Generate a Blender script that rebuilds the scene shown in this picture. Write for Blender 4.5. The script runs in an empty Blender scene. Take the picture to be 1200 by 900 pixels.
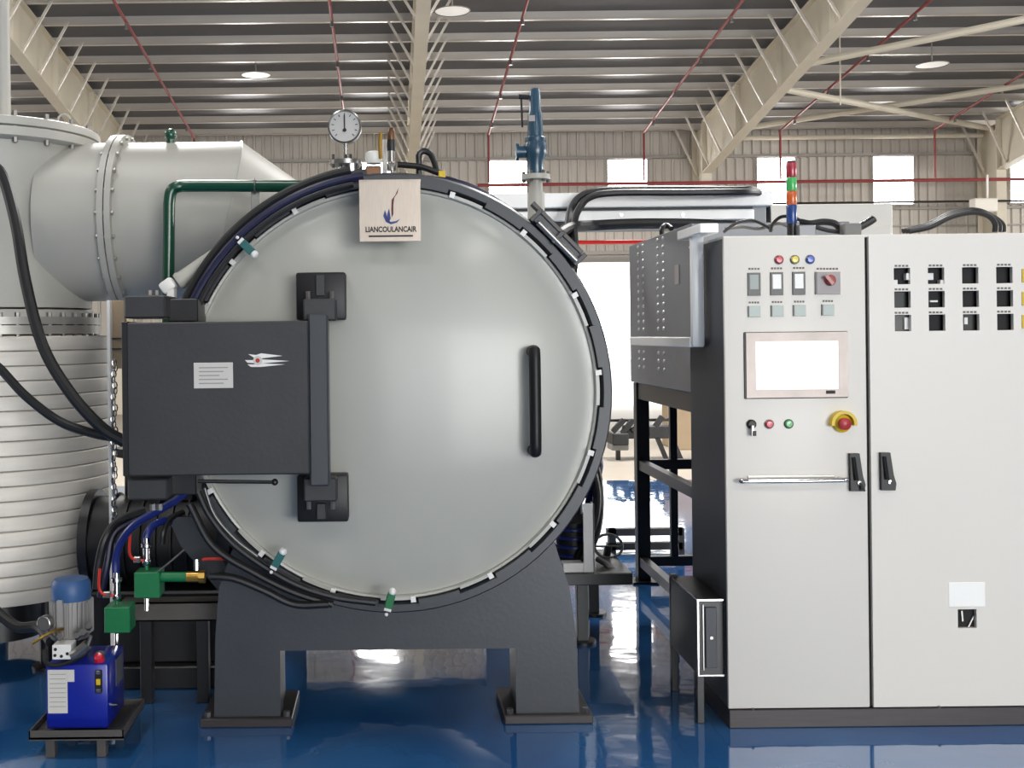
import bpy, bmesh, math, random
from mathutils import Vector, Matrix

random.seed(7)
scene = bpy.context.scene
col = scene.collection

# ------------------------------------------------------------------ camera, world, lights, exposure
F = 1250.0                 # focal length in pixels of the 1200 x 900 frame
PXC, PYC = 455.0, 393.0    # principal point (the photograph is an off-centre crop)
EYE = 1.55
ROLL = 0.0113
cam_data = bpy.data.cameras.new('camera')
cam_data.sensor_width = 36.0
cam_data.lens = F / 1200 * 36
cam_data.shift_x = (600 - PXC) / 1200
cam_data.shift_y = (PYC - 450) / 1200
cam_data.clip_start = 0.05
cam_data.clip_end = 300
cam = bpy.data.objects.new('camera', cam_data)
col.objects.link(cam)
cam.matrix_world = Matrix.Translation((0, 0, EYE)) @ Matrix.Rotation(math.radians(90), 4, 'X') @ Matrix.Rotation(-ROLL, 4, 'Z')
scene.camera = cam

world = bpy.data.worlds.new('overcast_sky')
scene.world = world
world.use_nodes = True
bg = world.node_tree.nodes['Background']
bg.inputs[0].default_value = (0.93, 0.97, 1.0, 1)
bg.inputs[1].default_value = 5.0

def area(name, loc, target, sx, sy, power, color=(1, 1, 1)):
    d = bpy.data.lights.new(name, 'AREA')
    d.shape = 'RECTANGLE'; d.size = sx; d.size_y = sy; d.energy = power; d.color = color
    o = bpy.data.objects.new(name, d); col.objects.link(o)
    o.location = loc
    o.rotation_euler = (Vector(target) - Vector(loc)).to_track_quat('-Z', 'Y').to_euler()
    return o
# daylight standing in the open gate behind the camera and in the roof lights; added fill lamps at the windowless end walls
area('gate_daylight', (8.0, -13.9, 2.5), (2.5, 4, 1.5), 7.5, 4.8, 1150, (1.0, 0.985, 0.955))
area('side_fill', (23.6, 13.0, 3.6), (5, 15, 3.5), 14, 2.4, 2300, (1.0, 0.97, 0.93))  # added fill that brightens the rear of the hall, no window here
area('end_fill', (-16.6, 13.0, 3.6), (-5, 15, 3.5), 14, 2.4, 700, (1.0, 0.97, 0.93))
ROOF_LIGHTS = [(x, y) for x in (-8.0, -2.5, 3.5, 9.5) for y in (-4.0, 3.0, 11.5)]
for x, y in ROOF_LIGHTS:
    rz = 5.75 + 0.128 * (22.55 - y) if y >= 6 else 5.75 + 0.128 * (22.55 - 6) - 0.128 * (6 - y)
    area('roof_light_daylight', (x, y, rz - 0.08), (x, y, 0), 1.0, 3.0, 700 if y > 6 else 140, (1.0, 0.98, 0.95))

vs = scene.view_settings
vs.view_transform = 'Standard'
vs.look = 'None'
vs.exposure = 0.04
vs.gamma = 1.0
vs.use_curve_mapping = False
scene.cycles.use_denoising = True
scene.cycles.max_bounces = 8

# ------------------------------------------------------------------ helpers
CA, SA = math.cos(ROLL), math.sin(ROLL)
def at(x, y, d):
    """photograph pixel at distance d -> point in the hall"""
    u, v = x - PXC, y - PYC
    return Vector(((u * CA - v * SA) * d / F, d, EYE - (u * SA + v * CA) * d / F))
def S(n, d): return n * d / F

def lin(c):
    def f(v):
        v /= 255.0
        return v / 12.92 if v <= 0.04045 else ((v + 0.055) / 1.055) ** 2.4
    return (f(c[0]), f(c[1]), f(c[2]), 1)

MATS = {}
def mat(name, c, rough=0.5, metal=0.0, var=0.06, scale=6.0, bump=0.0, bscale=40.0, coat=0.0, emit=None, estr=0.0, spec=0.5, stretch=None, rvar=0.0):
    m = bpy.data.materials.new(name); m.use_nodes = True
    nt = m.node_tree; b = nt.nodes['Principled BSDF']
    b.inputs['Roughness'].default_value = rough
    b.inputs['Metallic'].default_value = metal
    b.inputs['Specular IOR Level'].default_value = spec
    b.inputs['Coat Weight'].default_value = coat
    b.inputs['Coat Roughness'].default_value = 0.15
    base = lin(c)
    tc = nt.nodes.new('ShaderNodeTexCoord')
    src = tc.outputs['Object']
    if stretch:
        mp = nt.nodes.new('ShaderNodeMapping'); mp.inputs['Scale'].default_value = stretch
        nt.links.new(src, mp.inputs[0]); src = mp.outputs[0]
    n = nt.nodes.new('ShaderNodeTexNoise'); n.inputs['Scale'].default_value = scale; n.inputs['Detail'].default_value = 4
    nt.links.new(src, n.inputs['Vector'])
    r = nt.nodes.new('ShaderNodeValToRGB')
    r.color_ramp.elements[0].position = 0.3; r.color_ramp.elements[1].position = 0.7
    r.color_ramp.elements[0].color = tuple(v * (1 - var) for v in base[:3]) + (1,)
    r.color_ramp.elements[1].color = tuple(min(1, v * (1 + var)) for v in base[:3]) + (1,)
    nt.links.new(n.outputs['Fac'], r.inputs['Fac'])
    nt.links.new(r.outputs['Color'], b.inputs['Base Color'])
    if rvar:
        mr = nt.nodes.new('ShaderNodeMapRange')
        mr.inputs['To Min'].default_value = max(0.02, rough - rvar); mr.inputs['To Max'].default_value = rough + rvar
        nt.links.new(n.outputs['Fac'], mr.inputs['Value']); nt.links.new(mr.outputs[0], b.inputs['Roughness'])
    if bump:
        n2 = nt.nodes.new('ShaderNodeTexNoise'); n2.inputs['Scale'].default_value = bscale; n2.inputs['Detail'].default_value = 2
        nt.links.new(src, n2.inputs['Vector'])
        bp = nt.nodes.new('ShaderNodeBump'); bp.inputs['Strength'].default_value = bump; bp.inputs['Distance'].default_value = 0.01
        nt.links.new(n2.outputs['Fac'], bp.inputs['Height']); nt.links.new(bp.outputs[0], b.inputs['Normal'])
    if emit:
        b.inputs['Emission Color'].default_value = lin(emit); b.inputs['Emission Strength'].default_value = estr
    MATS[name] = m
    return m

# paints and metals
mat('furnace_grey', (174, 174, 166), 0.36, var=0.02, scale=2.0, coat=0.25)
mat('tower_grey', (174, 172, 164), 0.45, var=0.04, scale=3.0, bump=0.05, bscale=8)
mat('anthracite', (54, 57, 62), 0.42, var=0.07, scale=5.0, bump=0.04, bscale=60)
mat('anthracite_box', (47, 48, 50), 0.5, var=0.12, scale=4.0, bump=0.05, bscale=60)
mat('black_steel', (24, 24, 26), 0.4, var=0.1)
mat('pad_black', (20, 20, 22), 0.45, var=0.1, spec=0.35)
mat('black_rubber', (20, 20, 22), 0.45, var=0.1)
mat('navy_rubber', (24, 26, 58), 0.35, var=0.1)
mat('blue_hose', (24, 38, 108), 0.35, var=0.08)
mat('cladding_silver', (206, 201, 192), 0.5, metal=0.15, var=0.08, scale=4, stretch=(1, 1, 6), bump=0.03)
mat('flange_steel', (156, 154, 148), 0.38, metal=0.35, var=0.08)
mat('chrome', (205, 203, 200), 0.16, metal=1.0, var=0.03)
mat('steel', (150, 148, 145), 0.3, metal=0.9, var=0.06)
mat('brushed_steel', (176, 164, 152), 0.42, metal=0.7, var=0.06, scale=20, stretch=(30, 1, 1), bump=0.03)
mat('brass', (176, 140, 70), 0.3, metal=0.9, var=0.08)
mat('copper', (112, 84, 66), 0.35, metal=0.9, var=0.08)
mat('zinc_wire', (120, 118, 116), 0.35, metal=0.8)
mat('valve_green', (12, 112, 66), 0.45, var=0.06)
mat('pipe_green', (8, 66, 46), 0.3, var=0.06, coat=0.3)
mat('clamp_teal', (20, 92, 92), 0.45)
mat('clamp_green', (14, 104, 60), 0.45)
mat('white_paint', (236, 234, 230), 0.35, var=0.02)
mat('white_sheet', (252, 252, 250), 0.22, var=0.02, spec=0.6)
mat('white_plastic', (232, 232, 228), 0.4, var=0.02)
mat('cabinet_white', (227, 222, 213), 0.42, var=0.012, scale=1.5)
mat('cabinet_side', (66, 68, 73), 0.45, var=0.05)
mat('rubber_gap', (40, 40, 42), 0.6)
mat('plinth_grey', (62, 58, 58), 0.4, metal=0.3, var=0.12, stretch=(1, 6, 20))
mat('perforated_grey', (112, 114, 118), 0.4, metal=0.3, var=0.05)
mat('hole_dark', (30, 30, 32), 0.6)
mat('rivet_bright', (215, 212, 208), 0.3, metal=0.6)
mat('cavity_black', (20, 18, 20), 0.7, var=0.1)
mat('module_grey', (92, 90, 88), 0.5, var=0.1)
mat('module_white', (226, 224, 220), 0.4)
mat('relief_blue', (36, 70, 92), 0.32, var=0.1, coat=0.3)
mat('motor_blue', (50, 86, 134), 0.45, var=0.1)
mat('motor_silver', (150, 148, 146), 0.55, metal=0.2, var=0.08)
mat('tank_blue', (14, 32, 146), 0.32, var=0.05, coat=0.3)
mat('tray_grey', (88, 84, 80), 0.5, metal=0.3, var=0.15)
mat('cast_dark', (52, 50, 46), 0.5, metal=0.4, var=0.2)
mat('paper', (206, 203, 196), 0.7, var=0.02)
mat('paper_line', (150, 148, 144), 0.7)
mat('sticker_white', (255, 253, 248), 0.5, var=0.01)
mat('red_paint', (180, 34, 34), 0.35)
mat('red_lever', (200, 44, 32), 0.4)
mat('red_pipe', (140, 56, 58), 0.4, var=0.08)
mat('red_lens', (206, 40, 58), 0.25, var=0.03, coat=0.4)
mat('yellow_lens', (216, 196, 40), 0.25, var=0.03, coat=0.4)
mat('blue_lens', (52, 86, 190), 0.25, var=0.03, coat=0.4)
mat('green_lens', (92, 176, 104), 0.25, var=0.03, coat=0.4)
mat('red_tower', (168, 44, 62), 0.3, var=0.03, coat=0.4)
mat('green_tower', (66, 178, 92), 0.3, var=0.03, coat=0.4)
mat('orange_tower', (206, 96, 40), 0.3, var=0.03, coat=0.4)
mat('blue_tower', (24, 62, 128), 0.3, var=0.03, coat=0.4)
mat('estop_yellow', (214, 182, 20), 0.4)
mat('estop_red', (170, 44, 52), 0.35)
mat('switch_grey', (148, 158, 152), 0.4)
mat('switch_dark', (62, 62, 60), 0.4)
mat('indicator_green', (140, 156, 150), 0.3)
mat('rotary_plate', (150, 142, 142), 0.4)
mat('rotary_red', (160, 62, 54), 0.3)
mat('caption_ink', (112, 108, 104), 0.7)
mat('ink_black', (26, 24, 26), 0.6)
mat('ink_blue', (36, 58, 120), 0.5)
mat('ink_red', (92, 24, 34), 0.5)
mat('bezel', (140, 130, 124), 0.35, metal=0.25, var=0.12, scale=10)
mat('bezel_edge', (70, 66, 64), 0.4)
mat('screen_lit', (250, 251, 250), 0.2, emit=(250, 252, 250), estr=1.0)
mat('dial_white', (192, 190, 187), 0.5, var=0.02)
mat('beam_cream', (204, 196, 178), 0.5, var=0.05, scale=2)
mat('purlin_zinc', (206, 199, 189), 0.34, metal=0.25, var=0.06, scale=3, stretch=(0.3, 4, 4))
mat('roof_sheet', (92, 92, 94), 0.45, metal=0.3, var=0.08, scale=1.0)
mat('wall_sheet', (184, 178, 169), 0.5, metal=0.1, var=0.04, scale=1.0)
mat('wall_side_sheet', (170, 166, 158), 0.6, var=0.04, scale=1.0)
mat('window_frame', (150, 146, 140), 0.5)
mat('daylight_pane', (250, 250, 250), 0.3, emit=(255, 253, 250), estr=14.0)
mat('lamp_disc', (226, 224, 220), 0.4, emit=(255, 252, 246), estr=0.35)
mat('concrete', (170, 161, 148), 0.7, var=0.08, scale=0.7, bump=0.04)
mat('yard', (190, 186, 180), 0.8, var=0.05, scale=0.5)
mat('cardboard', (160, 140, 114), 0.7, var=0.05)
mat('machine_dark', (17, 17, 19), 0.5, var=0.2)
mat('tarp_grey', (120, 120, 118), 0.6)
mat('alu_white', (246, 246, 244), 0.3, metal=0.0, var=0.02)
mat('cream_cabinet', (222, 217, 206), 0.45, var=0.02)

# glossy blue epoxy floor: clear coat that varies where it has been wiped and walked on
def floor_material():
    m = bpy.data.materials.new('blue_epoxy'); m.use_nodes = True
    nt = m.node_tree; b = nt.nodes['Principled BSDF']
    tc = nt.nodes.new('ShaderNodeTexCoord')
    n = nt.nodes.new('ShaderNodeTexNoise'); n.inputs['Scale'].default_value = 1.3; n.inputs['Detail'].default_value = 5; n.inputs['Distortion'].default_value = 0.6
    nt.links.new(tc.outputs['Object'], n.inputs['Vector'])
    r = nt.nodes.new('ShaderNodeValToRGB')
    r.color_ramp.elements[0].position = 0.35; r.color_ramp.elements[0].color = lin((32, 84, 142))
    r.color_ramp.elements[1].position = 0.68; r.color_ramp.elements[1].color = lin((54, 108, 162))
    nt.links.new(n.outputs['Fac'], r.inputs[0]); nt.links.new(r.outputs[0], b.inputs['Base Color'])
    mr = nt.nodes.new('ShaderNodeMapRange'); mr.inputs['To Min'].default_value = 0.04; mr.inputs['To Max'].default_value = 0.11
    mr.inputs['From Min'].default_value = 0.35; mr.inputs['From Max'].default_value = 0.7
    nt.links.new(n.outputs['Fac'], mr.inputs['Value']); nt.links.new(mr.outputs[0], b.inputs['Roughness'])
    n2 = nt.nodes.new('ShaderNodeTexNoise'); n2.inputs['Scale'].default_value = 2.2; n2.inputs['Detail'].default_value = 3
    nt.links.new(tc.outputs['Object'], n2.inputs['Vector'])
    bp = nt.nodes.new('ShaderNodeBump'); bp.inputs['Strength'].default_value = 0.07; bp.inputs['Distance'].default_value = 0.05
    nt.links.new(n2.outputs['Fac'], bp.inputs['Height']); nt.links.new(bp.outputs[0], b.inputs['Normal']); nt.links.new(bp.outputs[0], b.inputs['Coat Normal'])
    b.inputs['Specular IOR Level'].default_value = 0.85
    b.inputs['Coat Weight'].default_value = 1.0; b.inputs['Coat Roughness'].default_value = 0.03; b.inputs['Coat IOR'].default_value = 1.55
    MATS['blue_epoxy'] = m
floor_material()

# ---- mesh builder: shapes in hall coordinates; build() links them as ONE object
ORI = {}
class MB:
    def __init__(self): self.bm = bmesh.new()
    def _add(self, verts, faces):
        vs_ = [self.bm.verts.new(v) for v in verts]
        for f in faces:
            try: self.bm.faces.new([vs_[i] for i in f])
            except ValueError: pass
        return self
    def box(self, x0, x1, y0, y1, z0, z1, bev=0.0, M=None, seg=1):
        t = bmesh.new()
        bmesh.ops.create_cube(t, size=1)
        bmesh.ops.scale(t, vec=(abs(x1 - x0), abs(y1 - y0), abs(z1 - z0)), verts=t.verts)
        if bev:
            bmesh.ops.bevel(t, geom=list(t.edges), offset=bev, segments=seg, affect='EDGES', profile=0.5)
        bmesh.ops.translate(t, vec=((x0 + x1) / 2, (y0 + y1) / 2, (z0 + z1) / 2), verts=t.verts)
        if M is not None: bmesh.ops.transform(t, matrix=M, verts=t.verts)
        self._merge(t); return self
    def cbox(self, c, s, bev=0.0, R=None, seg=1):
        M = Matrix.Translation(c) @ (R.to_4x4() if R is not None else Matrix.Identity(4))
        return self.box(-s[0] / 2, s[0] / 2, -s[1] / 2, s[1] / 2, -s[2] / 2, s[2] / 2, bev, M, seg)
    def pbox(self, x0, y0, x1, y1, d0, d1, bev=0.0, seg=1):
        c = at((x0 + x1) / 2, (y0 + y1) / 2, d0)
        w, h = S(x1 - x0, d0), S(y1 - y0, d0)
        return self.box(c.x - w / 2, c.x + w / 2, d0, d1, c.z - h / 2, c.z + h / 2, bev, None, seg)
    def _merge(self, t):
        me = bpy.data.meshes.new('tmp'); t.to_mesh(me); t.free()
        self.bm.from_mesh(me); bpy.data.meshes.remove(me)
    def bar(self, a, b, w, h, up=(0, 0, 1), bev=0.0):
        a, b = Vector(a), Vector(b); d = b - a; L = d.length; d.normalize()
        u = Vector(up); x = d.cross(u)
        if x.length < 1e-4: x = d.cross(Vector((1, 0, 0)))
        x.normalize(); z = x.cross(d).normalized()
        R = Matrix((x, d, z)).transposed()
        return self.cbox((a + b) / 2, (w, L, h), bev, R)
    def cyl(self, a, b, r0, r1=None, n=24, caps=True):
        r1 = r0 if r1 is None else r1
        return self.lathe([(r0, 0), (r1, (Vector(b) - Vector(a)).length)], a, Vector(b) - Vector(a), n, caps)
    def lathe(self, prof, o, axis=(0, 1, 0), n=48, caps=False, a0=0.0, a1=None):
        o = Vector(o); ax = Vector(axis).normalized()
        ref = Vector((0, 0, 1)) if abs(ax.z) < 0.9 else Vector((1, 0, 0))
        e1 = ax.cross(ref).normalized(); e2 = ax.cross(e1)
        full = a1 is None
        k = n if full else n + 1
        rings = []
        for r, h in prof:
            ring = []
            for i in range(k):
                a = a0 + ((2 * math.pi) if full else (a1 - a0)) * i / n
                ring.append(self.bm.verts.new(o + ax * h + (e1 * math.cos(a) + e2 * math.sin(a)) * max(r, 1e-5)))
            rings.append(ring)
        for A, B in zip(rings, rings[1:]):
            for i in range(n):
                j = (i + 1) % k
                self.bm.faces.new((A[i], A[j], B[j], B[i]))
        if caps:
            self.bm.faces.new(rings[0]); self.bm.faces.new(list(reversed(rings[-1])))
        return self
    def arcblock(self, c, r0, r1, y0, y1, a0, a1, n=4):
        """block curved round the Y axis through c, angles in degrees counter-clockwise from +X"""
        P = []
        for i in range(n + 1):
            a = math.radians(a0 + (a1 - a0) * i / n)
            for r, y in ((r0, y0), (r1, y0), (r1, y1), (r0, y1)):
                P.append((c[0] + r * math.cos(a), y, c[2] + r * math.sin(a)))
        f = []
        for i in range(n):
            b = 4 * i
            for q in range(4):
                f.append((b + q, b + (q + 1) % 4, b + 4 + (q + 1) % 4, b + 4 + q))
        f.append((0, 1, 2, 3)); e = 4 * n; f.append((e + 3, e + 2, e + 1, e))
        return self._add(P, f)
    def tube(self, pts, r, n=10, smooth=6, closed=False, caps=True):
        pts = [Vector(p) for p in pts]
        if smooth and len(pts) > 2:
            Q = []
            m = len(pts)
            for i in range(m if closed else m - 1):
                p0 = pts[(i - 1) % m] if closed or i > 0 else pts[0] * 2 - pts[1]
                p1, p2 = pts[i], pts[(i + 1) % m]
                p3 = pts[(i + 2) % m] if closed or i + 2 < m else pts[-1] * 2 - pts[-2]
                for k in range(smooth):
                    t = k / smooth
                    Q.append(0.5 * ((2 * p1) + (p2 - p0) * t + (2 * p0 - 5 * p1 + 4 * p2 - p3) * t * t + (3 * p1 - p0 - 3 * p2 + p3) * t ** 3))
            if not closed: Q.append(pts[-1])
            pts = Q
        m = len(pts); rings = []; prev = None
        for i, p in enumerate(pts):
            if closed: d = pts[(i + 1) % m] - pts[i - 1]
            else: d = pts[min(i + 1, m - 1)] - pts[max(i - 1, 0)]
            d.normalize()
            if prev is None:
                prev = d.orthogonal().normalized()
            prev = (prev - d * prev.dot(d)).normalized()
            b = d.cross(prev)
            rings.append([self.bm.verts.new(p + (prev * math.cos(2 * math.pi * k / n) + b * math.sin(2 * math.pi * k / n)) * r) for k in range(n)])
        for i in range(m if closed else m - 1):
            A, B = rings[i], rings[(i + 1) % m]
            for k in range(n):
                self.bm.faces.new((A[k], A[(k + 1) % n], B[(k + 1) % n], B[k]))
        if caps and not closed:
            self.bm.faces.new(list(reversed(rings[0]))); self.bm.faces.new(rings[-1])
        return self
    def prism(self, pts, y0, y1):
        """outline of (x, z) points extruded along Y"""
        n = len(pts)
        A = [self.bm.verts.new((p[0], y0, p[1])) for p in pts]
        B = [self.bm.verts.new((p[0], y1, p[1])) for p in pts]
        self.bm.faces.new(A); self.bm.faces.new(list(reversed(B)))
        for i in range(n):
            j = (i + 1) % n
            self.bm.faces.new((A[j], A[i], B[i], B[j]))
        return self
    def poly(self, pts):
        self.bm.faces.new([self.bm.verts.new(p) for p in pts]); return self
    def sphere(self, c, r, sc=(1, 1, 1), n=16):
        M = Matrix.Translation(c) @ Matrix.Diagonal((r * sc[0], r * sc[1], r * sc[2], 1))
        bmesh.ops.create_uvsphere(self.bm, u_segments=n, v_segments=n // 2 + 2, radius=1, matrix=M); return self
    def plate(self, x0, x1, z0, z1, y0, y1, holes):
        """plate in the XZ plane with rectangular holes (hx0, hx1, hz0, hz1)"""
        xs = sorted({x0, x1, *[h[0] for h in holes], *[h[1] for h in holes]})
        zs = sorted({z0, z1, *[h[2] for h in holes], *[h[3] for h in holes]})
        def inside(cx, cz): return any(h[0] < cx < h[1] and h[2] < cz < h[3] for h in holes)
        t = bmesh.new(); V = {}
        def v(i, k):
            if (i, k) not in V: V[i, k] = t.verts.new((xs[i], y0, zs[k]))
            return V[i, k]
        for i in range(len(xs) - 1):
            for k in range(len(zs) - 1):
                if not inside((xs[i] + xs[i + 1]) / 2, (zs[k] + zs[k + 1]) / 2):
                    t.faces.new((v(i, k), v(i + 1, k), v(i + 1, k + 1), v(i, k + 1)))
        g = bmesh.ops.extrude_face_region(t, geom=list(t.faces))
        bmesh.ops.translate(t, vec=(0, y1 - y0, 0), verts=[e for e in g['geom'] if isinstance(e, bmesh.types.BMVert)])
        self._merge(t); return self
    def mesh(self, name, m, origin=(0, 0, 0), angle=35):
        bmesh.ops.translate(self.bm, vec=-Vector(origin), verts=self.bm.verts)
        bmesh.ops.recalc_face_normals(self.bm, faces=self.bm.faces)
        me = bpy.data.meshes.new(name); self.bm.to_mesh(me); self.bm.free()
        me.materials.append(MATS[m])
        me.shade_smooth(); me.set_sharp_from_angle(angle=math.radians(angle))
        return me
    def build(self, name, m, parent=None, label=None, angle=35):
        if parent is None:
            xs = [v.co for v in self.bm.verts]
            lo = [min(v[i] for v in xs) for i in range(3)]; hi = [max(v[i] for v in xs) for i in range(3)]
            origin = Vector(((lo[0] + hi[0]) / 2, (lo[1] + hi[1]) / 2, lo[2]))
        else: origin = ORI[parent.name]
        o = bpy.data.objects.new(name, self.mesh(name, m, origin, angle)); col.objects.link(o)
        if parent is None: o.location = origin
        else: o.parent = parent
        ORI[o.name] = origin
        if label: o['label'] = label
        return o

def tag(o, label, cat, group=None, kind=None):
    o['label'] = label; o['category'] = cat
    if group: o['group'] = group
    if kind: o['kind'] = kind
    return o
def thing(name, label, cat, loc, group=None, kind=None):
    o = bpy.data.objects.new(name, None); col.objects.link(o); o.location = loc
    o.empty_display_size = 0.1
    ORI[o.name] = Vector(loc)
    return tag(o, label, cat, group, kind)
def struct(o, label=None):
    o['kind'] = 'structure'
    if label: o['label'] = label
    return o
def sempty(name, loc, label=None):
    o = bpy.data.objects.new(name, None); col.objects.link(o); o.location = loc; ORI[o.name] = Vector(loc)
    return struct(o, label)
def dup(o, parent=None, delta=None):
    c = o.copy(); col.objects.link(c)
    if parent is not None: c.parent = parent
    if delta is not None: c.location = o.location + Vector(delta)
    ORI[c.name] = ORI[o.name] + (Vector(delta) if delta is not None else Vector((0, 0, 0)))
    return c

def lettering(text, name, pos, width, stretch_, m_, parent):
    tx = bpy.data.curves.new(name, 'FONT'); tx.body = text; tx.align_x = 'CENTER'; tx.align_y = 'CENTER'; tx.offset = 0.035
    to = bpy.data.objects.new(name, tx); col.objects.link(to)
    bpy.context.view_layer.update()
    me = bpy.data.meshes.new_from_object(to.evaluated_get(bpy.context.evaluated_depsgraph_get()))
    bpy.data.objects.remove(to); bpy.data.curves.remove(tx)
    w = max(v.co.x for v in me.vertices) - min(v.co.x for v in me.vertices)
    k = width / w
    me.transform(Matrix.Translation(Vector(pos) - ORI[parent.name]) @ Matrix.Rotation(math.radians(90), 4, 'X') @ Matrix.Diagonal((k, k * stretch_, k, 1)))
    me.materials.clear(); me.materials.append(MATS[m_])
    o = bpy.data.objects.new(name, me); col.objects.link(o); o.parent = parent; ORI[o.name] = ORI[parent.name]; o['kind'] = 'stuff'
    return o

# ================================================================== THE HALL
X0, X1, YF, YB = -17.0, 24.0, -14.0, 22.55
EPOXY_END = 11.2
SLOPE = 0.128
def roof_z(y):            # underside of the purlins, back slope; the ridge is at y = 6
    return 5.75 + SLOPE * (YB - y) if y >= 6 else 5.75 + SLOPE * (YB - 6) - SLOPE * (6 - y)

m = MB(); m.box(X0, X1, YF, EPOXY_END, -0.12, 0.0)
struct(m.build('floor', 'blue_epoxy'), 'glossy blue epoxy floor under the machines')
m = MB(); m.box(X0, X1, EPOXY_END, YB + 0.1, -0.12, 0.0)
struct(m.build('floor_concrete', 'concrete'), 'bare beige concrete floor at the far end of the hall')
m = MB(); m.box(X0 - 20, X1 + 20, YB + 0.1, YB + 40, -0.2, -0.02)
struct(m.build('ground_yard', 'yard'), 'pale concrete yard outside the back doorway')

# roof: sheet deck with the purlins under it
ceil = sempty('ceiling', (0, 6, 0), 'grey sheet metal roof carried by rows of purlins')
def slab(a, b, nm):
    mm = MB()
    (ya, za), (yb, zb) = a, b
    V = []
    for x in (X0, X1):
        for y, z in ((ya, za), (yb, zb), (yb, zb + 0.06), (ya, za + 0.06)): V.append((x, y, z))
    mm._add(V, [(0, 1, 2, 3), (7, 6, 5, 4), (0, 4, 5, 1), (1, 5, 6, 2), (2, 6, 7, 3), (3, 7, 4, 0)])
    return mm.build(nm, 'roof_sheet', ceil)
DK = 0.125
slab((6, roof_z(6) + DK), (YB + 0.3, roof_z(YB + 0.3) + DK), 'roof_sheet')
slab((YF - 0.3, 5.75 + SLOPE * (YB - 6) - SLOPE * (6 - YF + 0.3) + DK), (6, roof_z(6) + DK), 'roof_sheet')
# one sheet rib mesh reused down the slope (trapezoid ribs of the deck seen from below)
pur_mesh = None
ys = [22.30 - 0.79 * i for i in range(20)]
for y in ys:
    z = roof_z(y)
    if pur_mesh is None:
        mm = MB()
        o3 = Vector((0, y, z))
        mm.box(X0, X1, y - 0.004, y + 0.004, z, z + DK)                       # web
        mm.box(X0, X1, y - 0.004, y + 0.07, z - 0.004, z + 0.004)             # lower flange
        mm.box(X0, X1, y - 0.004, y + 0.004, z, z + 0.02)
        mm.box(X0, X1, y + 0.064, y + 0.07, z - 0.004, z + 0.022)             # lip
        pur_mesh = mm.mesh('purlin', 'purlin_zinc', o3)
    p = bpy.data.objects.new('purlin', pur_mesh); col.objects.link(p); p.parent = ceil
    p.location = Vector((0, y, z)) - Vector((0, 6, 0))

for x, y in ROOF_LIGHTS:
    mm = MB()
    za, zb = roof_z(y - 1.5) + 0.02, roof_z(y + 1.5) + 0.02
    mm._add([(x + sx_ * 0.5, yy_, z_ + dz_) for sx_ in (-1, 1) for (yy_, z_) in ((y - 1.5, za), (y + 1.5, zb)) for dz_ in (0, 0.02)], [(0, 2, 6, 4), (1, 5, 7, 3), (0, 1, 3, 2), (4, 6, 7, 5), (0, 4, 5, 1), (2, 3, 7, 6)])
    mm.build('roof_light', 'lamp_disc', ceil)

# back wall: ribbed cladding sheets round the windows and the doorway
wb = sempty('wall_back', (0, YB, 0), 'ribbed beige sheet metal back wall')
wins = []                                     # (x0, x1, z0, z1)
for cx, w in ((290, 44), (437, 44), (595, 44), (735, 46), (909, 44), (1046, 47), (1206, 46), (1352, 46), (-30, 44)):
    c = at(cx, 217, YB); w = S(w, YB)
    wins.append((c.x - w / 2, c.x + w / 2, 4.2, 5.2))
DOOR = (at(664, 400, YB).x, at(803, 400, YB).x, 0.0, 3.06)
def cladding(x0, x1, z0, z1, m_='wall_sheet'):
    mm = MB(); n = max(1, round((x1 - x0) / 0.19)); st = (x1 - x0) / n
    P = []
    for i in range(n):
        a = x0 + i * st
        P += [(a, 0), (a + st * 0.62, 0), (a + st * 0.72, -0.03), (a + st * 0.9, -0.03)]
    P.append((x1, 0))
    V = [(x, YB + dy, z) for z in (z0, z1) for x, dy in P]
    k = len(P)
    mm._add(V, [(i, i + 1, k + i + 1, k + i) for i in range(k - 1)])
    mm.box(x0, x1, YB + 0.02, YB + 0.06, z0, z1)
    return mm.build('cladding_panel', m_, wb, angle=20)
def row(z0, z1, openings, step):
    xs_ = X0
    for a, b in sorted(openings) + [(X1, X1)]:
        a = max(a, X0)
        n = max(1, round((a - xs_) / step))
        for i in range(n):
            cladding(xs_ + (a - xs_) * i / n, xs_ + (a - xs_) * (i + 1) / n - 0.006, z0, z1)
        xs_ = b
row(5.2, 6.1, [], 3.0)
row(4.2, 5.2, [(w[0], w[1]) for w in wins], 1.5)
row(3.06, 4.2, [], 3.0)
row(0.0, 3.06, [(DOOR[0], DOOR[1])], 3.0)
for z, h in ((5.22, 0.06), (4.08, 0.05), (3.2, 0.08), (3.72, 0.03), (2.0, 0.05)):
    if z > 3.1:
        mm = MB(); mm.box(X0, X1, YB - 0.09, YB - 0.03, z, z + h); mm.build('girt', 'window_frame', wb)
for i, (x0, x1, z0, z1) in enumerate(wins):
    w_ = sempty('window_%d' % (i + 1), ((x0 + x1) / 2, YB, z0))
    mm = MB(); mm.plate(x0 - 0.04, x1 + 0.04, z0 - 0.04, z1 + 0.04, YB - 0.05, YB + 0.02, [(x0, x1, z0, z1)]); mm.build('window_frame', 'window_frame', w_)
    mm = MB(); mm.box(x0, x1, YB + 0.0, YB + 0.01, z0, z1); mm.build('pane', 'daylight_pane', w_)
for i, D in enumerate((DOOR,)):
    mm = MB()
    for x in (D[0], D[1]): mm.box(x - 0.06, x + 0.06, YB - 0.06, YB + 0.1, 0, D[3])
    mm.box(D[0], D[1], YB - 0.06, YB + 0.1, D[3] - 0.02, D[3] + 0.12)
    struct(mm.build('door_%d' % (i + 1), 'window_frame'), 'frame of the bright open doorway in the back wall')
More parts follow.
